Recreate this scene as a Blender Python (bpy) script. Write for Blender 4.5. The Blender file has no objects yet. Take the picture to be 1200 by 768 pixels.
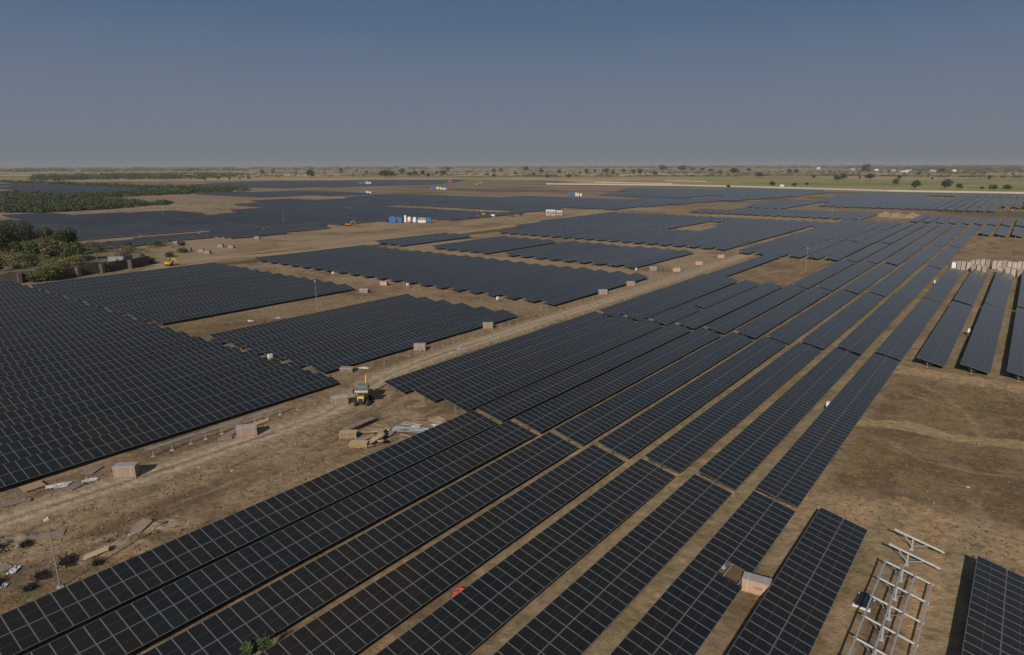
import bpy, bmesh, math, random
import numpy as np
from mathutils import Matrix, Vector, noise as mnoise
R = math.radians
random.seed(7); rng = np.random.default_rng(7)
sc = bpy.context.scene
C = sc.collection

# ------------------------------------------------------------------ camera
CAMH = 35.97
F_PX, PITCH, ROLL, YAW = 776.7, 0.24073, -0.00242, 0.65874
cyw, syw = math.cos(YAW), math.sin(YAW)
FW = np.array([-syw*math.cos(PITCH), cyw*math.cos(PITCH), -math.sin(PITCH)])
RT = np.array([cyw, syw, 0.0]); UP = np.cross(RT, FW)
RT, UP = math.cos(ROLL)*RT + math.sin(ROLL)*UP, -math.sin(ROLL)*RT + math.cos(ROLL)*UP
cd = bpy.data.cameras.new('camera'); cam = bpy.data.objects.new('camera', cd); C.objects.link(cam)
cd.sensor_width = 36; cd.lens = 36*F_PX/1200; cd.clip_start = 0.5; cd.clip_end = 60000
cam.matrix_world = Matrix(((RT[0], UP[0], -FW[0], 0), (RT[1], UP[1], -FW[1], 0), (RT[2], UP[2], -FW[2], CAMH), (0, 0, 0, 1)))
sc.camera = cam

# ------------------------------------------------------------------ light
SUN_EL = R(29.5)
SUN_DIR = Vector((0.31, -0.951, 0)).normalized()*math.cos(SUN_EL) + Vector((0, 0, math.sin(SUN_EL)))   # towards the sun
w = bpy.data.worlds.new('World'); sc.world = w; w.use_nodes = True
nt = w.node_tree; bg = nt.nodes['Background']
sky = nt.nodes.new('ShaderNodeTexSky'); sky.sky_type = 'NISHITA'; sky.sun_disc = False
sky.sun_elevation = SUN_EL; sky.sun_rotation = math.atan2(SUN_DIR.x, SUN_DIR.y)
sky.altitude = 200; sky.air_density = 1.0; sky.dust_density = 1.2; sky.ozone_density = 1.5
bg.inputs[1].default_value = 0.055
# dusty band of air above the horizon, the same all round: it fades into the Nishita sky higher up
tcw = nt.nodes.new('ShaderNodeTexCoord'); spw = nt.nodes.new('ShaderNodeSeparateXYZ'); nt.links.new(tcw.outputs['Generated'], spw.inputs[0])
rw = nt.nodes.new('ShaderNodeValToRGB'); ew = rw.color_ramp.elements
SKYS = 1/0.055
ew[0].position = 0.0; ew[0].color = (0.176*SKYS, 0.197*SKYS, 0.232*SKYS, 1)
ew[1].position = 0.40; ew[1].color = (0.055*SKYS, 0.095*SKYS, 0.185*SKYS, 1)
for p_, c_ in ((0.05, (0.168, 0.195, 0.240)), (0.115, (0.140, 0.180, 0.248)), (0.20, (0.086, 0.140, 0.230))):
    e_ = rw.color_ramp.elements.new(p_); e_.color = (c_[0]*SKYS, c_[1]*SKYS, c_[2]*SKYS, 1)
nt.links.new(spw.outputs[2], rw.inputs[0])
mrw = nt.nodes.new('ShaderNodeMapRange'); mrw.interpolation_type = 'SMOOTHSTEP'; mrw.inputs['From Min'].default_value = 0.22; mrw.inputs['From Max'].default_value = 0.6
nt.links.new(spw.outputs[2], mrw.inputs['Value'])
mxw = nt.nodes.new('ShaderNodeMix'); mxw.data_type = 'RGBA'; nt.links.new(mrw.outputs[0], mxw.inputs['Factor'])
nt.links.new(rw.outputs[0], mxw.inputs['A']); nt.links.new(sky.outputs[0], mxw.inputs['B']); nt.links.new(mxw.outputs['Result'], bg.inputs[0])
sd = bpy.data.lights.new('sun', 'SUN'); sd.energy = 3.7; sd.angle = R(0.53); sd.color = (1.0, 0.93, 0.82)
so = bpy.data.objects.new('sun', sd); C.objects.link(so)
so.rotation_euler = SUN_DIR.to_track_quat('Z', 'Y').to_euler(); so.location = (0, 0, 80)
sc.view_settings.view_transform = 'Standard'; sc.view_settings.look = 'None'
sc.view_settings.exposure = 0.0; sc.view_settings.gamma = 1
sc.cycles.volume_bounces = 0
sc.cycles.max_bounces = 5; sc.cycles.diffuse_bounces = 2; sc.cycles.glossy_bounces = 3
sc.cycles.use_adaptive_sampling = True

# ------------------------------------------------------------------ measuring helpers (photo pixel -> point on the ground)
def bp(x, y, z=0.0):
    d = FW + (x-600)/F_PX*RT - (y-384)/F_PX*UP
    t = (z-36.37)/d[2]; return t*d[0], t*d[1]
def pj(x, y, z):
    dx, dy, dz = x, y, z-CAMH
    c = dx*FW[0]+dy*FW[1]+dz*FW[2]
    if c < 0.5: return None
    return (600+F_PX*(dx*RT[0]+dy*RT[1]+dz*RT[2])/c, 384-F_PX*(dx*UP[0]+dy*UP[1]+dz*UP[2])/c, c)
def pip(x, y, poly):
    r = False; n = len(poly)
    for i in range(n):
        x1, y1 = poly[i]; x2, y2 = poly[i-1]
        if (y1 > y) != (y2 > y) and x < (x2-x1)*(y-y1)/(y2-y1)+x1: r = not r
    return r

# ------------------------------------------------------------------ materials
def mat(name, col, rough=0.7, metal=0.0, var=0.0, scale=3.0, bump=0.0, rnd=0.0, spec=0.5, coord='Object'):
    m = bpy.data.materials.new(name); m.use_nodes = True
    t = m.node_tree; n = t.nodes; l = t.links; b = n['Principled BSDF']
    b.inputs['Base Color'].default_value = (*col, 1); b.inputs['Roughness'].default_value = rough
    b.inputs['Metallic'].default_value = metal; b.inputs['Specular IOR Level'].default_value = spec
    if var or rnd or bump:
        tc = n.new('ShaderNodeTexCoord'); nz = n.new('ShaderNodeTexNoise')
        nz.inputs['Scale'].default_value = scale; nz.inputs['Detail'].default_value = 4; nz.inputs['Roughness'].default_value = 0.65
        l.new(tc.outputs[coord], nz.inputs['Vector'])
        mr = n.new('ShaderNodeMapRange'); mr.inputs['From Min'].default_value = 0.25; mr.inputs['From Max'].default_value = 0.75
        mr.inputs['To Min'].default_value = 1-var; mr.inputs['To Max'].default_value = 1+var
        l.new(nz.outputs['Fac'], mr.inputs['Value'])
        oi = n.new('ShaderNodeObjectInfo'); m2 = n.new('ShaderNodeMapRange')
        m2.inputs['To Min'].default_value = 1-rnd; m2.inputs['To Max'].default_value = 1+rnd
        l.new(oi.outputs['Random'], m2.inputs['Value'])
        mu = n.new('ShaderNodeMath'); mu.operation = 'MULTIPLY'; l.new(mr.outputs[0], mu.inputs[0]); l.new(m2.outputs[0], mu.inputs[1])
        vm = n.new('ShaderNodeVectorMath'); vm.operation = 'SCALE'; vm.inputs[0].default_value = col
        l.new(mu.outputs[0], vm.inputs['Scale']); l.new(vm.outputs[0], b.inputs['Base Color'])
        if bump:
            bm_ = n.new('ShaderNodeBump'); bm_.inputs['Strength'].default_value = bump; bm_.inputs['Distance'].default_value = 0.05
            l.new(nz.outputs['Fac'], bm_.inputs['Height']); l.new(bm_.outputs[0], b.inputs['Normal'])
    return m

def glass_mat(name, lines=True):
    m = bpy.data.materials.new(name); m.use_nodes = True
    t = m.node_tree; n = t.nodes; l = t.links; b = n['Principled BSDF']
    geo = n.new('ShaderNodeNewGeometry'); oi = n.new('ShaderNodeObjectInfo')
    # per module tint
    r1 = n.new('ShaderNodeValToRGB'); e = r1.color_ramp.elements
    e[0].position = 0.0; e[0].color = (0.0085, 0.0110, 0.0112, 1); e[1].position = 1.0; e[1].color = (0.0140, 0.0132, 0.0115, 1)
    k = r1.color_ramp.elements.new(0.5); k.color = (0.0105, 0.0130, 0.0115, 1)
    l.new(geo.outputs['Random Per Island'], r1.inputs[0])
    # dust in big soft patches over the world
    nz = n.new('ShaderNodeTexNoise'); nz.inputs['Scale'].default_value = 0.018; nz.inputs['Detail'].default_value = 3
    l.new(geo.outputs['Position'], nz.inputs['Vector'])
    mr = n.new('ShaderNodeMapRange'); mr.inputs['From Min'].default_value = 0.35; mr.inputs['From Max'].default_value = 0.65
    mr.inputs['To Min'].default_value = 0.8; mr.inputs['To Max'].default_value = 1.3
    l.new(nz.outputs['Fac'], mr.inputs['Value'])
    m2 = n.new('ShaderNodeMapRange'); m2.inputs['To Min'].default_value = 0.88; m2.inputs['To Max'].default_value = 1.14
    l.new(oi.outputs['Random'], m2.inputs['Value'])
    mu = n.new('ShaderNodeMath'); mu.operation = 'MULTIPLY'; l.new(mr.outputs[0], mu.inputs[0]); l.new(m2.outputs[0], mu.inputs[1])
    vm = n.new('ShaderNodeVectorMath'); vm.operation = 'SCALE'; l.new(r1.outputs[0], vm.inputs[0]); l.new(mu.outputs[0], vm.inputs['Scale'])
    nh = n.new('ShaderNodeTexNoise'); nh.inputs['Scale'].default_value = 0.11; nh.inputs['Detail'].default_value = 2; l.new(geo.outputs['Position'], nh.inputs['Vector'])
    rh = n.new('ShaderNodeValToRGB'); eh = rh.color_ramp.elements; eh[0].position = 0.38; eh[0].color = (0.80, 1.0, 1.22, 1); eh[1].position = 0.64; eh[1].color = (1.35, 1.02, 0.88, 1)
    l.new(nh.outputs['Fac'], rh.inputs[0])
    mh = n.new('ShaderNodeMix'); mh.data_type = 'RGBA'; mh.blend_type = 'MULTIPLY'; mh.inputs['Factor'].default_value = 1; l.new(vm.outputs[0], mh.inputs['A']); l.new(rh.outputs[0], mh.inputs['B'])
    last = mh.outputs['Result']
    if lines:
        uv = n.new('ShaderNodeUVMap'); sp = n.new('ShaderNodeSeparateXYZ'); l.new(uv.outputs[0], sp.inputs[0])
        def line(sock, mult, width):
            a = n.new('ShaderNodeMath'); a.operation = 'MULTIPLY'; a.inputs[1].default_value = mult; l.new(sock, a.inputs[0])
            f = n.new('ShaderNodeMath'); f.operation = 'FRACT'; l.new(a.outputs[0], f.inputs[0])
            s = n.new('ShaderNodeMath'); s.operation = 'SUBTRACT'; s.inputs[1].default_value = 0.5; l.new(f.outputs[0], s.inputs[0])
            ab = n.new('ShaderNodeMath'); ab.operation = 'ABSOLUTE'; l.new(s.outputs[0], ab.inputs[0])
            c = n.new('ShaderNodeMath'); c.operation = 'LESS_THAN'; c.inputs[1].default_value = width; l.new(ab.outputs[0], c.inputs[0])
            return c.outputs[0]
        for sock, mult, wd, col, fac in ((sp.outputs[0], 6, 0.07, (0.032, 0.036, 0.038, 1), 0.6), (sp.outputs[1], 1, 0.006, (0.12, 0.12, 0.12, 1), 0.7)):
            mx = n.new('ShaderNodeMix'); mx.data_type = 'RGBA'; mx.inputs['B'].default_value = col
            f = line(sock, mult, wd); g = n.new('ShaderNodeMath'); g.operation = 'MULTIPLY'; g.inputs[1].default_value = fac
            l.new(f, g.inputs[0]); l.new(g.outputs[0], mx.inputs['Factor']); l.new(last, mx.inputs['A']); last = mx.outputs['Result']
    l.new(last, b.inputs['Base Color'])
    b.inputs['Roughness'].default_value = 0.20; b.inputs['IOR'].default_value = 1.50
    b.inputs['Sheen Weight'].default_value = 0.34; b.inputs['Sheen Roughness'].default_value = 0.28; b.inputs['Sheen Tint'].default_value = (1.0, 0.86, 0.62, 1); b.inputs['Specular Tint'].default_value = (1.0, 0.88, 0.70, 1)
    return m

M = {}
M['glass'] = glass_mat('panel_glass'); M['glass_far'] = glass_mat('panel_glass_plain', False)
M['alu'] = mat('anodised_frame', (0.195, 0.208, 0.212), 0.5, 0.15)
M['steel'] = mat('galvanised_steel', (0.44, 0.46, 0.48), 0.45, 0.35, 0.15, 4)
M['steel_new'] = mat('new_galvanised_steel', (0.52, 0.53, 0.51), 0.5, 0.1, 0.15, 4)
M['back'] = mat('panel_backsheet', (0.05, 0.05, 0.055), 0.6)
M['card'] = mat('brown_cardboard', (0.27, 0.195, 0.145), 0.85, 0, 0.12, 2, 0.1, 0.12)
M['crate_face'] = mat('pale_crate_side', (0.36, 0.29, 0.24), 0.8, 0, 0.25, 1.2, 0.1, 0.25)
M['cardtop'] = mat('grey_wrap_lid', (0.36, 0.32, 0.30), 0.7, 0, 0.1, 2, 0.1, 0.1)
M['orange_card'] = mat('orange_cardboard', (0.46, 0.285, 0.175), 0.8, 0, 0.06, 2)
M['ink'] = mat('printed_ink', (0.12, 0.08, 0.06), 0.8)
M['white'] = mat('white_paint', (0.75, 0.75, 0.74), 0.5, 0, 0.06, 1)
M['label'] = mat('white_label', (0.62, 0.60, 0.58), 0.6)
M['wood'] = mat('pine_wood', (0.40, 0.285, 0.17), 0.8, 0, 0.2, 5, 0.1, 0.15)
M['wood_old'] = mat('weathered_ply', (0.26, 0.205, 0.16), 0.85, 0, 0.2, 3, 0.1, 0.15)
M['yellow'] = mat('yellow_paint', (0.62, 0.33, 0.025), 0.45, 0, 0.12, 3)
M['orange'] = mat('orange_paint', (0.60, 0.20, 0.03), 0.45, 0, 0.12, 3)
M['darkmetal'] = mat('dark_steel', (0.035, 0.036, 0.038), 0.55, 0.2, 0.2, 3)
M['greymetal'] = mat('worn_grey_steel', (0.17, 0.17, 0.175), 0.5, 0.4, 0.25, 3)
M['greymetal2'] = mat('dull_steel', (0.25, 0.26, 0.26), 0.5, 0.3)
M['rubber'] = mat('tyre_rubber', (0.022, 0.022, 0.022), 0.85)
M['cabglass'] = mat('cab_glass', (0.02, 0.024, 0.027), 0.08)
M['blue'] = mat('blue_paint', (0.032, 0.13, 0.33), 0.5, 0, 0.1, 1)
M['red'] = mat('red_plastic', (0.55, 0.07, 0.035), 0.5, 0, 0.1, 3)
M['green_paint'] = mat('green_paint', (0.05, 0.2, 0.1), 0.5)
M['concrete2'] = mat('dull_concrete', (0.24, 0.215, 0.19), 0.9, 0, 0.15, 2, 0.2)
M['concrete'] = mat('concrete', (0.40, 0.37, 0.33), 0.9, 0, 0.15, 2, 0.2)
M['stone'] = mat('rough_stone', (0.100, 0.074, 0.058), 0.95, 0, 0.45, 2.2, 1.0)
M['plaster'] = mat('worn_plaster', (0.42, 0.38, 0.33), 0.9, 0, 0.15, 1.0, 0.2)
M['bark'] = mat('bark', (0.13, 0.095, 0.065), 0.95, 0, 0.3, 3, 0.5)
def leafmat(name, col, rnd=0.2):
    m = mat(name, col, 0.75, 0, 0.35, 0.7, 0, rnd, 0.25)
    m.node_tree.nodes['Principled BSDF'].inputs['Subsurface Weight'].default_value = 0.0
    return m
M['leaf'] = leafmat('leaf_green', (0.085, 0.100, 0.034)); M['leaf_dark'] = leafmat('leaf_dark', (0.052, 0.064, 0.030))
M['leaf_olive'] = leafmat('leaf_olive', (0.125, 0.112, 0.048)); M['leaf_yellow'] = leafmat('leaf_yellow', (0.21, 0.19, 0.030))
M['leaf_field'] = leafmat('leaf_field', (0.045, 0.062, 0.030)); M['leaf_scrub'] = leafmat('leaf_scrub', (0.050, 0.068, 0.028), 0)
M['leaf_bare'] = leafmat('dry_twigs', (0.14, 0.115, 0.08))
M['leaf_young'] = leafmat('leaf_young', (0.12, 0.16, 0.06))
M['earth'] = mat('loose_earth', (0.27, 0.195, 0.125), 0.95, 0, 0.2, 2, 0.6)
M['rag'] = mat('crumpled_plastic', (0.50, 0.50, 0.50), 0.6, 0, 0.3, 3, 0.3)
M['near_black'] = mat('near_black_matte', (0.02, 0.018, 0.014), 0.9)

# ------------------------------------------------------------------ mesh builder
class MB:
    def __init__(s): s.v = []; s.f = []; s.m = []; s.uv = []
    def face(s, pts, mi=0, uv=None):
        b = len(s.v); s.v += [tuple(p) for p in pts]; s.f.append(tuple(range(b, b+len(pts)))); s.m.append(mi)
        s.uv.append(uv or [(0, 0)]*len(pts))
    def box(s, c, d, mi=0, M3=None, topmi=None):
        x, y, z = c; a, b, h = d[0]/2, d[1]/2, d[2]/2
        P = [Vector((i*a, j*b, k*h)) for k in (-1, 1) for j in (-1, 1) for i in (-1, 1)]
        if M3 is not None: P = [M3 @ p for p in P]
        P = [p+Vector(c) for p in P]; o = len(s.v); s.v += [tuple(p) for p in P]
        for q, fc in enumerate(((0, 2, 3, 1), (4, 5, 7, 6), (0, 1, 5, 4), (2, 6, 7, 3), (0, 4, 6, 2), (1, 3, 7, 5))):
            s.f.append(tuple(o+i for i in fc)); s.m.append(topmi if (q == 1 and topmi is not None) else mi); s.uv.append([(0, 0)]*4)
    def bar(s, p, q, a=0.06, b=None, mi=0):
        p, q = Vector(p), Vector(q); d = q-p; L = d.length
        if L < 1e-6: return
        rot = d.to_track_quat('Y', 'Z').to_matrix(); s.box((p+q)/2, (a, L, b or a), mi, rot)
    def tube(s, p, q, r1, r2=None, n=8, mi=0, cap=True):
        p, q = Vector(p), Vector(q); r2 = r1 if r2 is None else r2
        rot = (q-p).to_track_quat('Z', 'Y').to_matrix(); o = len(s.v)
        for (c, r) in ((p, r1), (q, r2)):
            for i in range(n):
                a = 2*math.pi*i/n; s.v.append(tuple(c+rot @ Vector((r*math.cos(a), r*math.sin(a), 0))))
        for i in range(n):
            j = (i+1) % n; s.f.append((o+i, o+j, o+n+j, o+n+i)); s.m.append(mi); s.uv.append([(0, 0)]*4)
        if cap:
            s.f.append(tuple(o+i for i in range(n))[::-1]); s.m.append(mi); s.uv.append([(0, 0)]*n)
            s.f.append(tuple(o+n+i for i in range(n))); s.m.append(mi); s.uv.append([(0, 0)]*n)
    def prism(s, prof, y0, y1, mi=0, axis='y'):
        n = len(prof); o = len(s.v)
        for y in (y0, y1):
            for (a, b) in prof: s.v.append((a, y, b) if axis == 'y' else (y, a, b))
        for i in range(n):
            j = (i+1) % n; s.f.append((o+i, o+j, o+n+j, o+n+i)); s.m.append(mi); s.uv.append([(0, 0)]*4)
        s.f.append(tuple(o+i for i in range(n))[::-1]); s.m.append(mi); s.uv.append([(0, 0)]*n)
        s.f.append(tuple(o+n+i for i in range(n))); s.m.append(mi); s.uv.append([(0, 0)]*n)
    def mesh(s, name, mats, uvs=False):
        me = bpy.data.meshes.new(name); me.from_pydata(s.v, [], s.f)
        for m in (mats if isinstance(mats, (list, tuple)) else [mats]): me.materials.append(m)
        me.polygons.foreach_set('material_index', s.m)
        if uvs:
            ul = me.uv_layers.new(name='UVMap'); flat = [c for f in s.uv for p in f for c in p]; ul.data.foreach_set('uv', flat)
        me.update(); return me
def link(name, data, parent=None, loc=(0, 0, 0), rot=(0, 0, 0)):
    o = bpy.data.objects.new(name, data); C.objects.link(o); o.location = loc; o.rotation_euler = rot
    if parent is not None: o.parent = parent
    return o
def tag(o, label, cat, group=None, kind=None):
    if label: o['label'] = label
    if cat: o['category'] = cat
    if group: o['group'] = group
    if kind: o['kind'] = kind
    return o
ORD = ['zeroth', 'first', 'second', 'third', 'fourth', 'fifth', 'sixth', 'seventh', 'eighth', 'ninth', 'tenth', 'eleventh', 'twelfth', 'thirteenth', 'fourteenth', 'fifteenth', 'sixteenth', 'seventeenth', 'eighteenth', 'nineteenth', 'twentieth']
def ordw(k):
    if k <= 20: return ORD[k]
    tens = {2: 'twenty', 3: 'thirty', 4: 'forty', 5: 'fifty', 6: 'sixty', 7: 'seventy', 8: 'eighty', 9: 'ninety'}
    if k % 10 == 0: return tens[k//10][:-1]+'ieth'
    return tens[k//10]+'-'+ORD[k % 10]

# ------------------------------------------------------------------ ground
TRACK = [(-81.2, -20), (-81.0, 16), (-80.4, 26), (-79.8, 36), (-79.6, 48), (-79.9, 57), (-82.5, 65), (-86.5, 74), (-88.4, 90), (-88.9, 128), (-88.9, 170), (-89.5, 215), (-90.5, 268), (-94, 330), (-96, 480), (-110, 560), (-150, 620), (-260, 700)]
TRACK2 = [(-238, -20), (-240, 40), (-241, 70), (-242, 90), (-246, 108), (-262, 118), (-258, 140), (-248, 165), (-246, 205), (-249, 300), (-262, 420), (-285, 500)]
def seg_dist(X, Y, pl):
    D = np.full(X.shape, 1e9)
    for (x1, y1), (x2, y2) in zip(pl[:-1], pl[1:]):
        dx, dy = x2-x1, y2-y1; t = np.clip(((X-x1)*dx+(Y-y1)*dy)/(dx*dx+dy*dy), 0, 1)
        D = np.minimum(D, np.hypot(X-x1-t*dx, Y-y1-t*dy))
    return D
def vnoise(X, Y, s, seed=0):
    x = X/s; y = Y/s; xi = np.floor(x).astype(np.int64); yi = np.floor(y).astype(np.int64); fx = x-xi; fy = y-yi
    fx = fx*fx*(3-2*fx); fy = fy*fy*(3-2*fy)
    def h(a, b):
        n = (a*374761393+b*668265263+seed*1442695041) & 0x7fffffff
        n = ((n ^ (n >> 13))*1274126177) & 0x7fffffff; n = (n ^ (n >> 16)); return (n % 100003)/100003.0
    return (h(xi, yi)*(1-fx)+h(xi+1, yi)*fx)*(1-fy)+(h(xi, yi+1)*(1-fx)+h(xi+1, yi+1)*fx)*fy
def fbm(X, Y, s, seed=0, o=4):
    r = np.zeros(X.shape); a = 0.5; t = 0
    for i in range(o): r += a*vnoise(X, Y, s/2**i, seed+i*17); t += a; a *= 0.55
    return r/t
def sstep(a, b, x): t = np.clip((x-a)/(b-a), 0, 1); return t*t*(3-2*t)
WALL_PL = [bp(*p) for p in ((640, 216.3), (680, 216.7), (787, 217.8), (860, 219.3), (950, 221.8), (1040, 224.6), (1200, 227.3), (1262, 228.6))]
LAND_PL = [bp(*p) for p in ((-60, 214.5), (60, 212.6), (240, 212), (300, 211.2), (540, 210.2), (655, 211.6))]+WALL_PL[1:]
xs = np.concatenate([-np.geomspace(14000, 700, 46), np.arange(-690, -345, 7.0), np.arange(-345, -118, 1.6), np.arange(-118, 28, 0.42), np.arange(28, 80, 4), np.geomspace(84, 12000, 30)])
ys = np.concatenate([[-300, -150, -60, -20], np.arange(-8, 160, 0.42), np.arange(160, 320, 1.4), np.arange(320, 720, 6), np.arange(720, 2300, 22), np.geomspace(2330, 20000, 60)])
X, Y = np.meshgrid(xs, ys)
GZ = (fbm(X, Y, 9, 3)-0.5)*0.16 + (fbm(X, Y, 1.3, 9, 2)-0.5)*0.09
def near_wall_side(X, Y):      # >0 beyond the boundary wall
    yw = np.interp(X, [p[0] for p in LAND_PL], [p[1] for p in LAND_PL]); return Y-yw
def lerp(A, B, f): return A*(1-f[..., None])+np.array(B)*f[..., None]
base = np.zeros(X.shape+(3,)); base[:] = (0.235, 0.172, 0.108)
n1 = fbm(X, Y, 14, 1); n2 = fbm(X, Y, 3.2, 2); n3 = fbm(X, Y*0.45, 7, 5); n4 = fbm(X, Y, 45, 8)
base = lerp(base, (0.155, 0.106, 0.066), sstep(0.42, 0.66, 0.5*n1+0.5*n2))
base = lerp(base, (0.215, 0.165, 0.082), sstep(0.55, 0.75, n3)*0.8)
base = lerp(base, (0.115, 0.100, 0.050), sstep(0.60, 0.74, 0.4*n1+0.6*fbm(X, Y, 2.4, 21))*0.7)
# dried grass field on the right
fld = sstep(-16.5, -13.5, X+2*(n2-0.5))*sstep(72, 84, Y+9*(n2-0.5)+6*(n1-.5)-0.25*(X+5))*(1-sstep(124, 132, Y+7*(n2-0.5)))
base = lerp(base, (0.142, 0.098, 0.058), fld*(0.45+0.55*sstep(0.35, 0.6, n2)))
base = lerp(base, (0.20, 0.152, 0.072), fld*sstep(0.52, 0.7, fbm(X, Y, 5, 33))*0.8)
def blend(mask, col, nz=0.35):
    global base
    m = sstep(0.35, 0.65, np.clip(mask, 0, 1)+nz*(n2-0.5)+nz*0.8*(fbm(X, Y, 1.1, 40, 2)-0.5)); base = lerp(base, col, m)
# pale worked soil
def ell(cx, cy, a, b, rot=0):
    c, s_ = math.cos(rot), math.sin(rot); u = ((X-cx)*c+(Y-cy)*s_)/a; v = (-(X-cx)*s_+(Y-cy)*c)/b
    return 1.0-0.5*np.hypot(u, v)
PALE = (0.335, 0.232, 0.135)
yc = 103+0.9*np.sin(X*0.5)+0.12*(X+15)
blend((1-np.abs(Y-yc)/3.4)*sstep(-18, -15, X), (0.30, 0.225, 0.125))
blend((1-0.5*np.abs(Y-134.5)/2.8)*sstep(-18, -15, X), PALE)
blend(ell(-3.5, 74.5, 13, 5.0, 0.10), PALE); blend(ell(-1.3, 62, 2.6, 15), PALE)
blend((1-0.5*np.abs(X-(-7.3))/1.6)*sstep(0, 40, Y)*(1-sstep(64, 76, Y))*0.55, PALE)
blend((1-0.5*np.abs(Y-68.2)/2.4)*sstep(-58, -50, X)*(1-sstep(-8, -5, X))*0.9, PALE, 0.5)
for (cx, cy, a, b, rt) in ((-70.3, 63.7, 3.4, 1.7, 0.5), (-64.6, 64.0, 3.5, 1.6, 0.3), (-67.0, 27.0, 3.2, 1.5, 0.7), (-66.6, 22.3, 4.0, 1.6, 0.4), (-70, 17.5, 3.5, 2.4, 0), (-78.0, 65, 7, 4, 0.2), (-73.6, 69, 3, 3, 0), (-89, 27, 1.2, 5, 0)):
    blend(ell(cx, cy, a, b, rt), (0.285, 0.200, 0.128))
strip = ((X+57.33) % 6.69); inrow = (X > -60)*(X < 8)*(Y < 290)*(np.abs(strip-3.345) < 1.5)*(1-fld)
base = lerp(base, (0.270, 0.212, 0.132), inrow*sstep(0.30, 0.55, fbm(X, Y*0.5, 6, 61))*0.85)
base = lerp(base, (0.150, 0.130, 0.062), inrow*sstep(0.50, 0.66, fbm(X, Y, 2.0, 71))*0.6)
# dark trench lines dug on the left dirt
for pl_ in ([(-70.5, 27.5), (-68.6, 27.2), (-66.8, 28.4)], [(-68.5, 22.0), (-66.6, 23.6), (-65.9, 26)], [(-74, 15), (-76, 18.5), (-74.5, 20)], [(-66.8, 63.8), (-64.6, 65.2), (-62.6, 65.6)]):
    dd_ = seg_dist(X, Y, pl_); base = lerp(base, (0.075, 0.055, 0.038), (1-sstep(0.12, 0.42, dd_+0.5*(n2-.5)))*0.9); GZ -= (1-sstep(0.1, 0.5, dd_))*0.12
# mown streaks and old tyre arcs
lf = sstep(-82, -78, X)*(1-sstep(-62, -60, X))*(Y < 70)
base = lerp(base, (0.275, 0.205, 0.125), lf*sstep(0.48, 0.66, fbm(X*1.6+Y*0.12, Y*0.22, 5, 411))*0.8)
base = lerp(base, (0.105, 0.078, 0.050), lf*sstep(0.54, 0.70, fbm(X*1.6+Y*0.12, Y*0.25, 4, 431))*0.75)
for pl_, w_ in (([(1080, 452), (1110, 466), (1135, 488), (1150, 512)], 0.5), ([(1140, 585), (1157, 612), (1166, 645)], 0.5), ([(1045, 520), (1080, 540), (1150, 556), (1200, 560)], 0.35), ([(1060, 460), (1120, 480), (1200, 492)], 0.35), ([(1030, 610), (1100, 616), (1200, 650)], 0.6), ([(1120, 640), (1130, 700), (1125, 768)], 0.6), ([(205, 580), (300, 545), (400, 497)], 0.35), ([(215, 588), (310, 551), (410, 503)], 0.35), ([(330, 540), (400, 524), (470, 512)], 0.4), ([(870, 330), (900, 320), (950, 312)], 0.9), ([(1120, 268), (1160, 290), (1200, 292)], 1.2), ([(1130, 290), (1170, 278), (1200, 274)], 1.2)):
    dd_ = seg_dist(X, Y, [bp(*q_) for q_ in pl_]); base = lerp(base, (0.29, 0.22, 0.145), (1-sstep(w_*.5, w_*1.3, dd_+0.4*(n2-.5)))*0.55)
# tracks with two wheel ruts
dt = seg_dist(X, Y, TRACK); dr = np.abs(dt-0.95)
blend((1-0.5*dt/3.1)*0.98, (0.285, 0.218, 0.150), 0.25)
base = lerp(base, (0.375, 0.300, 0.215), (1-sstep(0.25, 0.75, dr))*sstep(0.2, 0.5, n2+0.1)*0.95)
base = lerp(base, (0.18, 0.135, 0.085), (1-sstep(0.15, 0.45, dt))*sstep(0.35, 0.6, n1)*(Y < 110)*0.8)
GZ -= (1-sstep(0.2, 0.7, dr))*0.05
d2 = seg_dist(X, Y, TRACK2); blend(1-0.5*d2/3.2, (0.31, 0.235, 0.16), 0.3)
d3 = seg_dist(X, Y, [(-262, 118), (-300, 120), (-340, 150), (-352, 220), (-330, 330), (-300, 400), (-285, 500)]); blend((1-0.5*d3/3.0)*.9, (0.30, 0.225, 0.15))
d3b = seg_dist(X, Y, [(-262, 118), (-262, 160), (-272, 240), (-278, 300)]); blend((1-0.5*d3b/2.2)*.9, (0.28, 0.21, 0.14))
# overgrown ridge running along the second track
dk = seg_dist(X, Y, [(-239, 112), (-238.5, 200), (-240, 300), (-250, 420)]); blend((1-0.5*dk/4.5), (0.105, 0.078, 0.048), 0.5)
blend(ell(-296, 88, 46, 30, 0.2), (0.135, 0.125, 0.085), 0.5); blend(ell(-262, 92, 8, 22, 0.0)*.9, (0.16, 0.13, 0.09), 0.6)
base = lerp(base, (0.300, 0.232, 0.160), (X < -88)*sstep(100, 150, Y)*(Y < 540)*sstep(0.36, 0.60, fbm(X, Y, 22, 301))*(seg_dist(X, Y, [(-239, 112), (-238.5, 200), (-240, 300), (-250, 420)]) > 6)*0.6)
# rubble ground in the far left
rb = (sstep(-360, -400, X)*0+1)*(X < -380)*(Y < 900)
base = np.where(rb[..., None] > 0, lerp(base, (0.20, 0.155, 0.11), sstep(0.4, 0.6, n4)*0.7), base)
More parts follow.
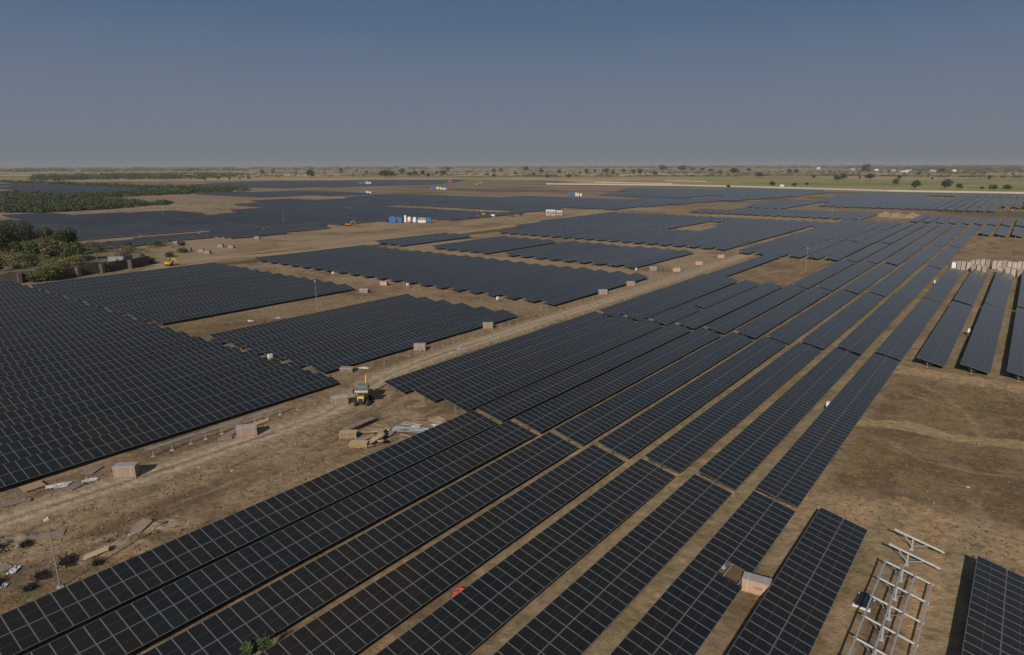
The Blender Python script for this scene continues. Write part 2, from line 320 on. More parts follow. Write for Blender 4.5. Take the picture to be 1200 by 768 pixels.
# works strip of disturbed ground beyond the far arrays
far_br = sstep(540, 600, Y)*(near_wall_side(X, Y) < 0)
base = lerp(base, (0.200, 0.160, 0.118), far_br*0.75)
base = lerp(base, (0.090, 0.080, 0.045), far_br*sstep(0.52, 0.62, fbm(X, Y*3, 160, 77))*0.7)
base = lerp(base, (0.25, 0.20, 0.15), far_br*sstep(0.62, 0.70, fbm(X, Y*4, 90, 87))*0.8)
# farmland beyond the wall: long fields
nw = near_wall_side(X, Y); beyond = sstep(3, 22, nw)
u = X*0.97+Y*0.10; v = -X*0.16+Y
cu = np.floor(u/330+2.2*np.floor(v/170)*0.37).astype(np.int64); cv = np.floor(v/170).astype(np.int64)
hsh = ((cu*73856093) ^ (cv*19349663)) & 1023; hsh = hsh/1023.0
pal = np.array([(0.30, 0.215, 0.130), (0.235, 0.180, 0.10), (0.175, 0.170, 0.075), (0.36, 0.27, 0.17), (0.14, 0.135, 0.060), (0.27, 0.20, 0.12)])
fcol = pal[(hsh*5.99).astype(int)]
edge = np.minimum((v/170) % 1, 1-(v/170) % 1)*170
fcol = np.where((edge < 7)[..., None], np.array((0.06, 0.065, 0.032)), fcol)
green = sstep(-620, -420, X+0.25*(Y-1000))*(1-sstep(1820, 1860, Y+0.15*X))
fcol = lerp(fcol, (0.205, 0.205, 0.085), green)
fcol = lerp(fcol, (0.215, 0.190, 0.090), green*sstep(0.50, 0.62, fbm(X, Y*2.0, 260, 91)))
fcol = lerp(fcol, (0.115, 0.135, 0.052), green*sstep(0.56, 0.66, fbm(X, Y*2.5, 200, 191))*0.7)
tanb = (1-green)*sstep(8, 14, nw)*(1-sstep(170, 200, nw)); fcol = lerp(fcol, (0.30, 0.235, 0.135), tanb)
fcol = fcol*1.16
base = base*(1-beyond[..., None])+fcol*beyond[..., None]
base *= np.array((1.20, 1.14, 1.07)); base *= (0.86+0.28*fbm(X, Y, 0.9, 55, 2))[..., None]
ny, nx = X.shape
GZ = GZ*(1-sstep(300, 600, Y))
V = np.stack([X.ravel(), Y.ravel(), GZ.ravel()], 1)
idx = np.arange(ny*nx).reshape(ny, nx)
Q = np.stack([idx[:-1, :-1], idx[:-1, 1:], idx[1:, 1:], idx[1:, :-1]], -1).reshape(-1, 4)
me = bpy.data.meshes.new('ground'); me.vertices.add(len(V)); me.vertices.foreach_set('co', V.ravel().astype(np.float32))
me.loops.add(Q.size); me.loops.foreach_set('vertex_index', Q.ravel().astype(np.int32))
me.polygons.add(len(Q)); me.polygons.foreach_set('loop_start', np.arange(0, Q.size, 4, dtype=np.int32))
me.polygons.foreach_set('use_smooth', np.ones(len(Q), dtype=bool)); me.update(calc_edges=True)
ca = me.color_attributes.new('soil', 'FLOAT_COLOR', 'POINT')
ca.data.foreach_set('color', np.concatenate([base.reshape(-1, 3), np.ones((len(V), 1))], 1).ravel().astype(np.float32))
gm = bpy.data.materials.new('dry_soil'); gm.use_nodes = True; t = gm.node_tree; n = t.nodes; l = t.links; b = n['Principled BSDF']
at = n.new('ShaderNodeAttribute'); at.attribute_name = 'soil'; geo = n.new('ShaderNodeNewGeometry')
def nz(scale, detail, rough=0.6):
    q = n.new('ShaderNodeTexNoise'); q.inputs['Scale'].default_value = scale; q.inputs['Detail'].default_value = detail
    q.inputs['Roughness'].default_value = rough; l.new(geo.outputs['Position'], q.inputs['Vector']); return q
a1 = nz(1.1, 7, 0.72); a2 = nz(7.0, 3)
mr = n.new('ShaderNodeMapRange'); mr.inputs['From Min'].default_value = 0.3; mr.inputs['From Max'].default_value = 0.7; mr.inputs['To Min'].default_value = 0.60; mr.inputs['To Max'].default_value = 1.42
l.new(a1.outputs['Fac'], mr.inputs['Value'])
vm = n.new('ShaderNodeVectorMath'); vm.operation = 'SCALE'; l.new(at.outputs['Color'], vm.inputs[0]); l.new(mr.outputs[0], vm.inputs['Scale'])
l.new(vm.outputs[0], b.inputs['Base Color']); b.inputs['Roughness'].default_value = 0.95; b.inputs['Specular IOR Level'].default_value = 0.15
ad = n.new('ShaderNodeMath'); ad.operation = 'ADD'; l.new(a1.outputs['Fac'], ad.inputs[0])
sm = n.new('ShaderNodeMath'); sm.operation = 'MULTIPLY'; sm.inputs[1].default_value = 0.3; l.new(a2.outputs['Fac'], sm.inputs[0]); l.new(sm.outputs[0], ad.inputs[1])
bu = n.new('ShaderNodeBump'); bu.inputs['Strength'].default_value = 0.8; bu.inputs['Distance'].default_value = 0.28; l.new(ad.outputs[0], bu.inputs['Height']); l.new(bu.outputs[0], b.inputs['Normal'])
me.materials.append(gm)
g = link('ground', me); tag(g, 'dry tan soil with worn tracks, withered grass and farmland to the horizon', 'ground', None, 'structure')

# ------------------------------------------------------------------ solar tables
MW, ML, GAP, PIT = 1.134, 2.278, 0.021, 1.155
TILT = R(12.5); ZC = 1.2; ct, st = math.cos(TILT), math.sin(TILT)
HEDGE = ML+0.014
def on_table(u, y, h=0.0):     # u = distance down the slope from the centre line, h = above the plane
    return (u*ct+h*st, y, ZC-u*st+h*ct)
def add_module(mb, y, side, simple=False):
    u0, u1 = (0.014, ML+0.014) if side > 0 else (-ML-0.014, -0.014)
    y0, y1 = y+GAP/2, y+GAP/2+MW; th = 0.035; fr = 0.030
    T = lambda u, yy, h: on_table(u, yy, h)
    # frame ring on top, glass quad inside, sides and back
    o = [(u0, y0), (u1, y0), (u1, y1), (u0, y1)]; i = [(u0+fr, y0+fr), (u1-fr, y0+fr), (u1-fr, y1-fr), (u0+fr, y1-fr)]
    for k in range(4):
        j = (k+1) % 4; mb.face([T(*o[k], 0), T(*o[j], 0), T(*i[j], 0), T(*i[k], 0)], 1)
    uv = [(0, 0), (0, 1), (1, 1), (1, 0)]
    mb.face([T(*p, -0.003) for p in i], 0, uv)
    for k in range(4):
        j = (k+1) % 4; mb.face([T(*o[k], -th), T(*o[j], -th), T(*o[j], 0), T(*o[k], 0)], 1)
    mb.face([T(*p, -th) for p in o[::-1]], 2)
PM = [M['glass'], M['alu'], M['back']]
_cache = {}
def panels_mesh(cols, skip=()):
    key = (cols, tuple(sorted(skip)))
    if key in _cache: return _cache[key]
    mb = MB()
    for c in range(cols):
        for sd_ in (-1, 1):
            if (c, sd_) not in skip: add_module(mb, c*PIT, sd_)
    me = mb.mesh('solar_panels', PM, True); _cache[key] = me; return me
mod_up = MB(); add_module(mod_up, 0, -1); mod_up = mod_up.mesh('solar_panel', PM, True)
mod_dn = MB(); add_module(mod_dn, 0, 1); mod_dn = mod_dn.mesh('solar_panel', PM, True)
PURL = (-1.87, -0.52, 0.52, 1.87)
def rafter_ys(cols):
    L = cols*PIT; k = max(2, int(round((L-1.6)/3.15))+1); return [0.8+(L-1.6)*i/(k-1) for i in range(k)]
def purlin_mesh(cols, mb):
    for u_ in PURL:
        mb.bar(on_table(u_, -0.05, -0.075), on_table(u_, cols*PIT+0.05, -0.075), 0.06, 0.07)
def rafter(mb, y):
    mb.bar(on_table(-2.05, y, -0.16), on_table(2.05, y, -0.16), 0.07, 0.09)
    mb.bar(on_table(-1.35, y, -0.2), (-0.45, y, 0.42), 0.05); mb.bar(on_table(0.9, y, -0.2), (-0.45, y, 0.42), 0.05)
def post(mb, y): mb.box((-0.45, y, 0.56), (0.13, 0.09, 1.12)); mb.box((-0.45, y, 0.012), (0.34, 0.34, 0.16), 1)
def frame_mesh(cols, posts=True):
    key = ('f', cols, posts)
    if key in _cache: return _cache[key]
    mb = MB(); purlin_mesh(cols, mb)
    for y in rafter_ys(cols):
        rafter(mb, y)
        if posts: post(mb, y)
    me = mb.mesh('mounting_frame', [M['greymetal'], M['concrete2']]); _cache[key] = me; return me
pm = MB(); post(pm, 0); post_mesh = pm.mesh('post', [M['steel'], M['concrete']])

PITCH_X = 6.69
tables = []     # dicts: x, y, cols, bank(description), skip
def bank(desc, xs_, y0, cols, skipf=None, jit=0.0):
    for k, x in enumerate(xs_):
        tables.append(dict(x=x, y=y0+random.uniform(-jit, jit), cols=cols, bank=desc, k=k+1, n=len(xs_), skip=skipf(k) if skipf else ()))
RX = lambda i: -57.33+PITCH_X*i
LX = lambda k: -96.4-PITCH_X*k
bank('front bank', [RX(i) for i in (0, 1, 2, 3, 4, 5, 6, 7, 9)], 0.7, 58, lambda k: {(44, 1), (45, 1)} if k == 6 else ())
for t_ in tables:
    if t_['k'] == 8: t_['y'] = 1.3
bank('long bank past the front one', [RX(i) for i in range(-3, 7)], 68.6, 58)
bank('bank beyond the dried field', [RX(i) for i in range(-3, 11)], 137.0, 57, lambda k: {(19, 1), (18, 1)} if k == 2 else ())
bank('bank ending at the stacked crates', [RX(i) for i in [-3]+list(range(1, 11))], 204.2, 57)
bank('bank past the bare brown clearing', [RX(i) for i in range(-5, 6)], 271.5, 62)
bank('bank beside the pale posts', [RX(i) for i in range(-5, 6)], 344, 60)
bank('bank ending at the far dirt heap', [RX(i) for i in list(range(-5, 10))], 414.5, 52)
bank('short bank behind the dirt heap', [RX(i) for i in range(0, 12)], 484, 54)
bank('big bank beside the dirt track', [-89.8]+[-89.8-PITCH_X*k for k in range(1, 24)], -1.6, 58)
bank('low bank beside the track', [LX(k) for k in range(6)][::-1], 66.1, 50, lambda k: {(0, -1), (0, 1)} if k % 2 else {(0, -1)})
bank('bank by the stone wall', [LX(k) for k in range(9, 21)][::-1], 66.1, 50, lambda k: {(0, 1)} if k % 2 else ())
bank('wide dark bank in the middle', [LX(k) for k in range(21)][::-1], 139.4, 47)
bank('thin bank by the overgrown ridge', [LX(k) for k in (19.2, 20.2, 21.2)][::-1], 206, 42)
bank('short bank behind the wide dark one', [LX(k) for k in range(12, 17)][::-1], 208, 45)
bank('wedge bank by the line of boxes', [LX(k) for k in range(2, 11)][::-1], 208.5, 46)
def poly_bank(desc, poly, x0, cell, cols, xr, y0, yr, holes=()):
    nseg = int((yr-y0)/cell)
    for sgi in range(nseg):
        yy = y0+sgi*cell; xs_ = []
        k0 = math.ceil((xr[0]-x0)/PITCH_X); k1 = math.floor((xr[1]-x0)/PITCH_X)
        for k in range(k0, k1+1):
            x = x0+k*PITCH_X; p = pj(x, yy+cols*PIT/2, ZC)
            if p and pip(p[0], p[1], poly) and not any(pip(p[0], p[1], h) for h in holes): xs_.append(x)
        if xs_: bank(desc+('' if nseg == 1 else ', %s segment' % ordw(sgi+1)), xs_, yy, cols)
poly_bank('great far bank', [(596, 274), (602, 265), (694, 251), (740, 248), (982, 258.5), (852, 294)], LX(0), 33.6, 28, (-262, -94), 277.5, 479,
          [[(780, 268), (832, 257.5), (864, 259), (847, 262.5), (822, 271), (790, 270)]])
poly_bank('band behind the dotted gap', [(768, 249), (860, 245), (1035, 250), (1019, 256), (860, 252), (790, 248.5)], LX(0), 35, 29, (-290, -80), 484, 560)
poly_bank('far wedge bank', [(856, 247), (894, 236.5), (932, 234), (961, 236.5), (920, 245)], LX(0), 33.6, 28, (-300, -100), 565, 740)
poly_bank('far right bank', [(966, 234.5), (988, 227), (1045, 225.3), (1210, 228), (1210, 243), (1180, 241), (1157, 249), (1050, 245), (974, 242)], RX(0), 68, 57, (-200, 40), 620, 965,
          [[(1086, 230.7), (1117, 230.7), (1112, 233), (1084, 233)]])
poly_bank('far bank left of centre path', [(600, 231), (690, 232), (800, 234), (900, 226), (974, 225), (905, 231.5), (807, 238), (722, 244), (680, 242), (600, 240.5)], LX(0), 46, 39, (-520, -170), 480, 960)
poly_bank('farthest bank below the wall', [(735, 221), (900, 221.8), (978, 224.3), (905, 227), (805, 230.3), (690, 229.5), (735, 225.5)], LX(0), 60, 51, (-620, -170), 640, 1000)
poly_bank('left bank by the shrubs', [(0, 252), (62, 251), (75, 253), (187, 248), (207, 248.5), (225, 254), (250, 251.5), (300, 248), (342, 246.5), (450, 242), (560, 246), (588, 252.5), (545, 255.5), (500, 256), (440, 258), (392, 262.5), (300, 266.5), (230, 270), (90, 280.5), (0, 290)], LX(0), 33.6, 28, (-620, -250), 90, 430)
poly_bank('narrow bank left', [(112, 284), (230, 272), (300, 270), (392, 261.8), (395, 264.5), (300, 275), (225, 279.5), (160, 286.5), (120, 289)], LX(0), 33.6, 28, (-350, -300), 110, 300)
poly_bank('grey bank beyond the left one', [(300, 236), (345, 232), (480, 237), (600, 241.5), (660, 243), (640, 246), (600, 249), (560, 245), (450, 240.5), (342, 245), (300, 247)], LX(0), 46, 39, (-720, -240), 240, 620)
poly_bank('grey bank behind the blue stations', [(407, 231), (462, 227), (600, 231), (600, 239), (525, 236.5), (475, 236), (407, 235)], LX(0), 46, 39, (-760, -300), 300, 900)
poly_bank('distant dark bank to the left', [(225, 227), (300, 224.5), (402, 225), (410, 228), (300, 230), (235, 229.5)], LX(0), 67, 57, (-1100, -400), 300, 900)
poly_bank('distant dark stripe bank', [(240, 215.5), (300, 212.8), (537, 210.8), (520, 215), (400, 218.9), (300, 220), (262, 219.5)], LX(0), 67, 57, (-2600, -500), 300, 1400)
poly_bank('bluish bank behind the shrubs', [(0, 215), (95, 217.3), (190, 221.8), (140, 225.5), (50, 229.5), (0, 229.5)], LX(0), 67, 57, (-1800, -600), 150, 800)
for t_ in tables:
    m_ = t_['y']+t_['cols']*PIT/2; best = 0
    cnt = 0; area = 0
    for fy in (0, .15, .3, .5, .7, .85, 1):
        p = pj(t_['x'], t_['y']+t_['cols']*PIT*fy, ZC)
        if p and -15 < p[0] < 1215 and p[1] < 785: cnt += 1; area += t_['cols']/p[2]**2
    t_['vis'] = cnt; t_['area'] = area
vis = sorted([t_ for t_ in tables if t_['vis']], key=lambda q: -q['area'])
print('tables in view', len(vis))
things, rest = vis[:300], vis[300:]
banks = {}
for t_ in tables: banks.setdefault(t_['bank'], []).append(t_)
n_tab = 0
for t_ in things:
    root = link('solar_table', None); root.empty_display_size = 0.5
    near_d = 36.37*0+min(pj(t_['x'], t_['y']+t_['cols']*PIT*f_, ZC)[2] if pj(t_['x'], t_['y']+t_['cols']*PIT*f_, ZC) else 1e9 for f_ in (0.3, 0.6, 1))
    root.location = (t_['x'], t_['y'], (random.uniform(-0.05, 0.05) if t_['y'] > 60 else 0)+(0.7 if t_['bank'].startswith('band') else 0))
    root.rotation_euler = (random.gauss(0, 0.0006 if t_['y'] < 130 else 0.0022), random.gauss(0, (0.015 if t_['y'] > 190 else 0.009) if t_['y'] > 60 else 0.003), random.gauss(0, 0.0003))
    posn = '%s from the left' % ordw(t_['k']) if t_['n'] > 1 else 'only row'
    tag(root, 'solar table, %s, %s' % (posn, t_['bank']), 'solar table', 'rows of solar tables')
    cols = t_['cols']
    p0 = pj(t_['x'], t_['y']+cols*PIT*0.8, ZC)
    detail = t_['bank'] == 'front bank'
    if detail:
        mods = []
        for c in range(cols):
            for sd_ in (-1, 1):
                if (c, sd_) in t_['skip']: continue
                p = pj(t_['x']+sd_*1.1, t_['y']+(c+.5)*PIT, ZC)
                v_ = 1 if (p and -20 < p[0] < 1220 and p[1] < 788) else 0
                mods.append((-v_, p[2] if p else 1e9, c, sd_))
        mods.sort(); single = mods[:100]; other = mods[100:]
        for _, _, c, sd_ in single:
            link('solar_panel', mod_up if sd_ < 0 else mod_dn, root, (0, c*PIT, 0))
        if other:
            mb = MB()
            for _, _, c, sd_ in other: add_module(mb, c*PIT, sd_)
            o = link('solar_panels', mb.mesh('solar_panels', PM, True), root); o['kind'] = 'stuff'
        for u_ in PURL:
            if ('pu', u_, cols) not in _cache:
                mb = MB(); mb.bar(on_table(u_, -0.05, -0.075), on_table(u_, cols*PIT+0.05, -0.075), 0.06, 0.07); _cache[('pu', u_, cols)] = mb.mesh('purlin', M['steel'])
            link('purlin', _cache[('pu', u_, cols)], root)
        if 'raf' not in _cache: mb = MB(); rafter(mb, 0); _cache['raf'] = mb.mesh('rafter', M['greymetal2'])
        for y in rafter_ys(cols): link('rafter', _cache['raf'], root, (0, y, 0))
        for y in rafter_ys(cols): link('post', post_mesh, root, (0, y, 0))
    else:
        link('panel_surface', panels_mesh(cols, t_['skip']), root)
        if p0 and p0[2] < 330: link('mounting_frame', frame_mesh(cols), root)
        else:
            key = ('fs', cols)
            if key not in _cache:
                mb = MB()
                for y in rafter_ys(cols)[::2]: mb.box((-0.45, y, 0.55), (0.12, 0.12, 1.1))
                mb.bar(on_table(0.3, 0, -.1), on_table(0.3, cols*PIT, -.1), 0.1); _cache[key] = mb.mesh('mounting_frame', M['steel'])
            link('mounting_frame', _cache[key], root)
if rest:
    mb = MB()
    for t_ in rest:
        L = t_['cols']*PIT; zz = random.uniform(-0.1, 0.1); tt = TILT+random.gauss(0, 0.012); c_, s_ = math.cos(tt), math.sin(tt)
        P = [(t_['x']-2.3*c_, ZC+zz+2.3*s_), (t_['x']+2.3*c_, ZC+zz-2.3*s_)]
        a, b_ = P; y0, y1 = t_['y'], t_['y']+L
        mb.face([(a[0], y0, a[1]), (b_[0], y0, b_[1]), (b_[0], y1, b_[1]), (a[0], y1, a[1])], 0)
        mb.face([(a[0], y1, a[1]-.06), (b_[0], y1, b_[1]-.06), (b_[0], y0, b_[1]-.06), (a[0], y0, a[1]-.06)], 1)
        for (q, r_) in ((a, a), (b_, b_)): mb.face([(q[0], y0, q[1]-.06), (q[0], y0, q[1]), (q[0], y1, q[1]), (q[0], y1, q[1]-.06)], 1)
        for y in (y0, y1): mb.face([(a[0], y, a[1]), (b_[0], y, b_[1]), (b_[0], y, b_[1]-.06), (a[0], y, a[1]-.06)], 1)
        for k in range(0, int(L/9)+1): mb.box((t_['x']-0.4, y0+1+k*9 if y0+1+k*9 < y1 else y1-1, 0.55), (0.12, 0.12, 1.1), 1)
    o = link('distant_solar_tables', mb.mesh('distant_solar_tables', [M['glass_far'], M['alu']]))
    tag(o, 'distant ranks of dark solar tables spreading towards the boundary wall', 'solar tables', None, 'stuff')

# ------------------------------------------------------------------ unfinished frame, right foreground
def build_post(parent, y, x=0): return link('post', post_mesh, parent, (x, y, 0))
fr = link('mounting_frame', None, None, (-3.95, 1.2, 0)); tag(fr, 'bare steel solar frame without panels, three long rails beside finished tables', 'steel frame')
fr['label'] = 'bare steel frame with four long rails and no panels, between two solar tables'
L0 = 60.9
for u_ in PURL:
    mb = MB(); mb.bar(on_table(u_, 0, -0.02), on_table(u_, L0, 0.0), 0.12, 0.09); link('purlin', mb.mesh('purlin', M['steel']), fr)
for k in range(20):
    y = L0-0.15-k*3.12
    if y < 0: break
    mb = MB(); mb.bar(on_table(-2.02, y, -0.115), on_table(2.02, y, -0.115), 0.11, 0.12); link('rafter', mb.mesh('rafter', M['steel_new']), fr)
    mb = MB(); mb.bar((-1.3, y, 1.36), (-0.48, y, 0.34), 0.05); mb.bar((0.9, y, 0.86), (-0.40, y, 0.40), 0.04); link('brace', mb.mesh('brace', M['greymetal2']), fr)
    build_post(fr, y)
for nm, y in (('nearer of two lone steel trestles standing beyond the bare frame', 65.1), ('farther of two lone steel trestles, beside the pale soil path', 68.3)):
    r_ = link('steel_trestle', None, None, (-3.95, y, 0)); tag(r_, nm, 'trestle', 'lone steel trestles')
    mb = MB(); mb.bar(on_table(-2.1, 0, -0.06), on_table(2.2, 0, -0.06), 0.15, 0.12); link('rafter', mb.mesh('rafter', M['steel_new']), r_)
    mb = MB(); mb.bar((-1.3, 0, 1.40), (-0.48, 0, 0.34), 0.07); mb.bar((0.9, 0, 0.90), (-0.40, 0, 0.40), 0.06); link('brace', mb.mesh('brace', M['steel']), r_)
    build_post(r_, 0)
# spare module on blocks
r_ = link('loose_panel', None, None, (-6.45, 57.3, 0)); r_.rotation_euler = (0, 0, -0.05)
tag(r_, 'single solar panel lying on the soil beside the bare frame', 'solar panel')
mb = MB(); x0, x1, y0, y1 = -0.567, 0.567, -1.139, 1.139
mb.box((0, 0, 0.30), (1.134, 2.278, 0.035), 1); me_ = mb
mb.face([(x0+.03, y0+.03, 0.3215), (-.01, y0+.03, 0.3215), (-.01, y1-.03, 0.3215), (x0+.03, y1-.03, 0.3215)], 0, [(0, 0), (1, 0), (1, 1), (0, 1)])
mb.face([(.01, y0+.03, 0.3215), (x1-.03, y0+.03, 0.3215), (x1-.03, y1-.03, 0.3215), (.01, y1-.03, 0.3215)], 0, [(0, 0), (1, 0), (1, 1), (0, 1)])
link('panel_surface', mb.mesh('panel_surface', PM, True), r_)
mb = MB(); mb.box((0, -0.95, 0.145), (1.35, 0.16, 0.27)); mb.box((0, 0.95, 0.145), (1.35, 0.16, 0.27)); link('support_block', mb.mesh('support_block', M['label']), r_)

# ------------------------------------------------------------------ cartons of modules
def carton(x, y, rot, label, dims=(2.35, 1.15, 1.22), cm='card', tm='cardtop', group='cartons of solar panels left around the site', z=0, simple=False, white=False, cat='carton'):
    r_ = link('carton', None, None, (x, y, z), (0, 0, rot)); tag(r_, label, cat, group)
    L, W_, H_ = dims
    mb = MB(); mb.box((0, 0, 0.12+(H_-0.12)/2), (L, W_, H_-0.12)); bx = link('box', mb.mesh('box', M['white'] if white else M[cm]), r_)
    mb = MB(); mb.box((0, 0, H_+0.015), (L+0.05, W_+0.05, 0.03))
    mb.box((0, 0.5*W_+0.014, H_-0.05), (L+0.05, 0.02, 0.10)); mb.box((0, -0.5*W_-0.014, H_-0.05), (L+0.05, 0.02, 0.10)); mb.box((0.5*L+0.014, 0, H_-0.05), (0.02, W_, 0.10)); mb.box((-0.5*L-0.014, 0, H_-0.05), (0.02, W_, 0.10))
    link('lid', mb.mesh('lid', M[tm]), r_)
    mb = MB()
    for sy in (-1, 0, 1): mb.box((0, sy*(W_/2-0.06), 0.03), (L, 0.1, 0.03)); 
    for sx in (-1, 0, 1): mb.box((sx*(L/2-0.08), 0, 0.08), (0.12, W_, 0.07))
    link('pallet', mb.mesh('pallet', M['wood']), r_)
    if not simple:
        mb = MB()
        for sx in (-0.3, 0.3):
            for sy in (-1, 1): mb.box((sx*L, sy*(W_/2+0.006), H_/2+.06), (0.03, 0.008, H_-0.12))
            mb.box((sx*L, 0, H_+0.035), (0.03, W_+0.05, 0.008))
        link('strap', mb.mesh('strap', M['label']), r_)
        mb = MB(); mb.box((-L/2-0.006, 0.1, 0.85), (0.008, 0.4, 0.32)); link('paper_label', mb.mesh('paper_label', M['label']), r_)
    return r_
a45 = R(48)
carton(-81.7, 29.6, R(44), 'brown carton beside the track, nearest the lower left corner', (2.5, 1.1, 1.5))
carton(-81.6, 45.3, R(60), 'brown carton by the track with loose boards lying behind it', (2.6, 1.15, 1.4))
carton(-81.2, 60.9, R(62), 'brown carton standing just left of the yellow backhoe', (2.4, 1.15, 1.4))
rB = carton(-14.3, 53.3, R(9), 'orange-brown carton with grey lid wedged between two solar tables by the missing panel', (2.25, 1.1, 1.25), 'orange_card')
mb = MB(); mb.box((0.25, -0.556, 0.72), (0.9, 0.006, 0.05)); mb.box((0.25, -0.556, 0.60), (0.55, 0.006, 0.04)); link('printed_lines', mb.mesh('printed_lines', M['ink']), rB)
carton(-93.7, 90.6, R(42), 'brown carton at the edge of the low bank, nearer one of the pair', (2.3, 1.2, 1.35), 'card')
carton(-94.6, 113.2, R(42), 'brown carton near the far corner of the low bank beside the track', (2.3, 1.2, 1.3), 'card')
carton(-94.0, 72.6, R(30), 'low grey crate with a wooden top between the banks behind the backhoe', (2.4, 1.3, 0.75), 'greymetal', 'wood')
carton(-94.2, 164.4, R(42), 'brown carton against the wide dark bank, nearer of two along its low edge', (2.5, 1.3, 1.4), 'card')
carton(-94.4, 181.5, R(42), 'brown carton at the far corner of the wide dark bank', (2.5, 1.3, 1.4), 'card')
carton(-102.4, 213.3, R(42), 'brown carton at the tip of the wedge bank across the track', (2.5, 1.3, 1.4), 'card')
carton(-94.9, 216.2, R(42), 'pinkish carton right of the wedge bank, among thin posts', (2.5, 1.3, 1.4), 'orange_card')
carton(-95.0, 236.0, R(42), 'pinkish carton second along the posts beyond the wedge bank', (2.5, 1.3, 1.4), 'orange_card')
carton(-95.3, 259.0, R(42), 'pinkish carton farthest along the posts beyond the wedge bank', (2.5, 1.3, 1.4), 'orange_card')
carton(-156.0, 136.6, R(25), 'small pinkish carton alone in the gap before the wide dark bank', (2.2, 1.3, 1.3), 'orange_card')
carton(-151.6, 125.0, R(30), 'torn brown carton at the far corner of the bank by the bare strip', (2.6, 1.6, 1.1), 'card')
for x, y, lb in ((-288, 142, 'left of the three beside the bend of the track'), (-281, 144, 'middle of the three beside the bend of the track'), (-274, 143, 'right of the three beside the bend of the track'), (-291, 158.4, 'left of the pair on the bare field'), (-284, 159.5, 'right of the pair on the bare field'), (-320, 152, 'by the low edge of the narrow left bank'), (-309, 188, 'at the right end of the narrow left bank')):
    carton(x, y, R(35), 'grey-brown crate, '+lb, (2.4, 1.4, 1.5), 'concrete2', 'greymetal', 'grey crates on the bare field', simple=True, cat='crate')
# stacked crates beside the right hand bank, two rows
k = 0
def crate_cluster():
    spots = []
    for j in range(12): spots.append((1139+j*5.9+(2 if j > 3 else 0), 314.5+j*0.15+(1.5 if j > 3 else 0), 'back'))
    for j, px in enumerate((1139, 1145, 1151.5, 1170, 1179, 1186, 1193.5)): spots.append((px+1, 321+j*0.9, 'front'))
    for j, px in enumerate((1115.5, 1121.5, 1127, 1133)): spots.append((px+1, 317+j*0.5, 'left'))
    cnt = {'back': 0, 'front': 0, 'left': 0}; names = {'back': 'back line', 'front': 'front line', 'left': 'short left line'}
    for px, py, rw in spots:
        cnt[rw] += 1; wx, wy = bp(px, py, 0)
        wt = (rw == 'left' and cnt[rw] == 1)
        colr = 'white-wrapped' if wt else 'brown and grey'
        carton(wx, wy+3.2, R(-4)+random.uniform(-.06, .06), '%s upright crate, %s from the left in the %s' % (colr, ordw(cnt[rw]), names[rw]), (1.18, 2.3, 2.75+random.uniform(-.25, .25)), 'crate_face', 'cardtop', 'crates stacked beyond the right bank', white=wt, cat='crate')
crate_cluster()

# ------------------------------------------------------------------ wood and steel piles
def board(x, y, z, L, W_, T, rz, m='wood', tilt=0, label='', group=None, name='board', cat='board'):
    mb = MB(); nb = max(1, int(W_/0.16))
    for q in range(nb): mb.box(((q+.5)*W_/nb-W_/2, 0, T/2), (W_/nb-0.025, L, T))
    if nb > 2:
        for yy in (-L*0.42, 0, L*0.42): mb.box((0, yy, -0.035), (W_, 0.09, 0.06))
    o = link(name, mb.mesh(name, M[m]), None, (x, y, z), (tilt, 0, rz)); tag(o, label, cat, group); return o
def pallet_stack(x, y, rz, n_, label):
    r_ = link('pallet_stack', None, None, (x, y, 0), (0, 0, rz)); tag(r_, label, 'pallets', 'timber debris heap')
    for k in range(n_):
        mb = MB()
        for q in range(7): mb.box((0, -0.52+q*0.173, k*0.15+0.125), (2.3, 0.12, 0.03))
        for q in (-1, 0, 1): mb.box((q*1.05, 0, k*0.15+0.06), (0.1, 1.15, 0.095))
        link('pallet', mb.mesh('pallet', M['wood']), r_, (random.uniform(-.04, .04), random.uniform(-.03, .03), 0))
pallet_stack(-69.8, 53.4, R(40), 6, 'neat stack of pale timber pallets at the left end of the timber heap')
pallet_stack(-66.1, 52.2, R(35), 5, 'small square stack of timber pallets at the front of the heap')
hp = 'timber debris heap'
board(-71.2, 56.5, 0.75, 5.6, 1.0, 0.05, R(6), 'wood_old', R(-3), 'long weathered grey-brown panel lying behind the neat pallet stack', hp)
board(-67.2, 54.1, 0.35, 2.6, 1.1, 0.08, R(-20), 'wood_old', R(4), 'weathered board lying flat between the two pallet stacks', hp)
board(-65.4, 53.8, 0.5, 3.4, 0.9, 0.1, R(-8), 'wood', R(15), 'light timber pallet leaning up across the heap', hp)
board(-64.2, 54.6, 0.55, 2.6, 0.8, 0.1, R(35), 'wood', R(-22), 'bright slatted pallet sloping down towards the solar table', hp)
board(-64.9, 54.9, 0.35, 2.4, 0.7, 0.1, R(50), 'wood', R(-14), 'short slatted pallet half under the sloping one', hp)
board(-67.6, 57.3, 0.3, 2.6, 0.9, 0.1, R(-50), 'wood', R(6), 'timber pallet at the back of the heap by the steel rails', hp)
board(-66.1, 57.7, 0.2, 2.4, 1.0, 0.08, R(20), 'wood_old', 0.05, 'grey board at the back right of the timber heap', hp)
board(-63.9, 52.9, 0.08, 2.8, 0.8, 0.05, R(-10), 'wood_old', 0, 'flat cardboard coloured sheet in front of the timber heap', hp)
board(-65.9, 55.8, 0.9, 1.6, 0.8, 0.1, R(70), 'wood_old', R(25), 'broken board tipped on top of the timber heap', hp)
board(-62.9, 56.6, 0.15, 1.8, 0.9, 0.08, R(10), 'wood_old', 0.1, 'small brown board right of the timber heap', hp)
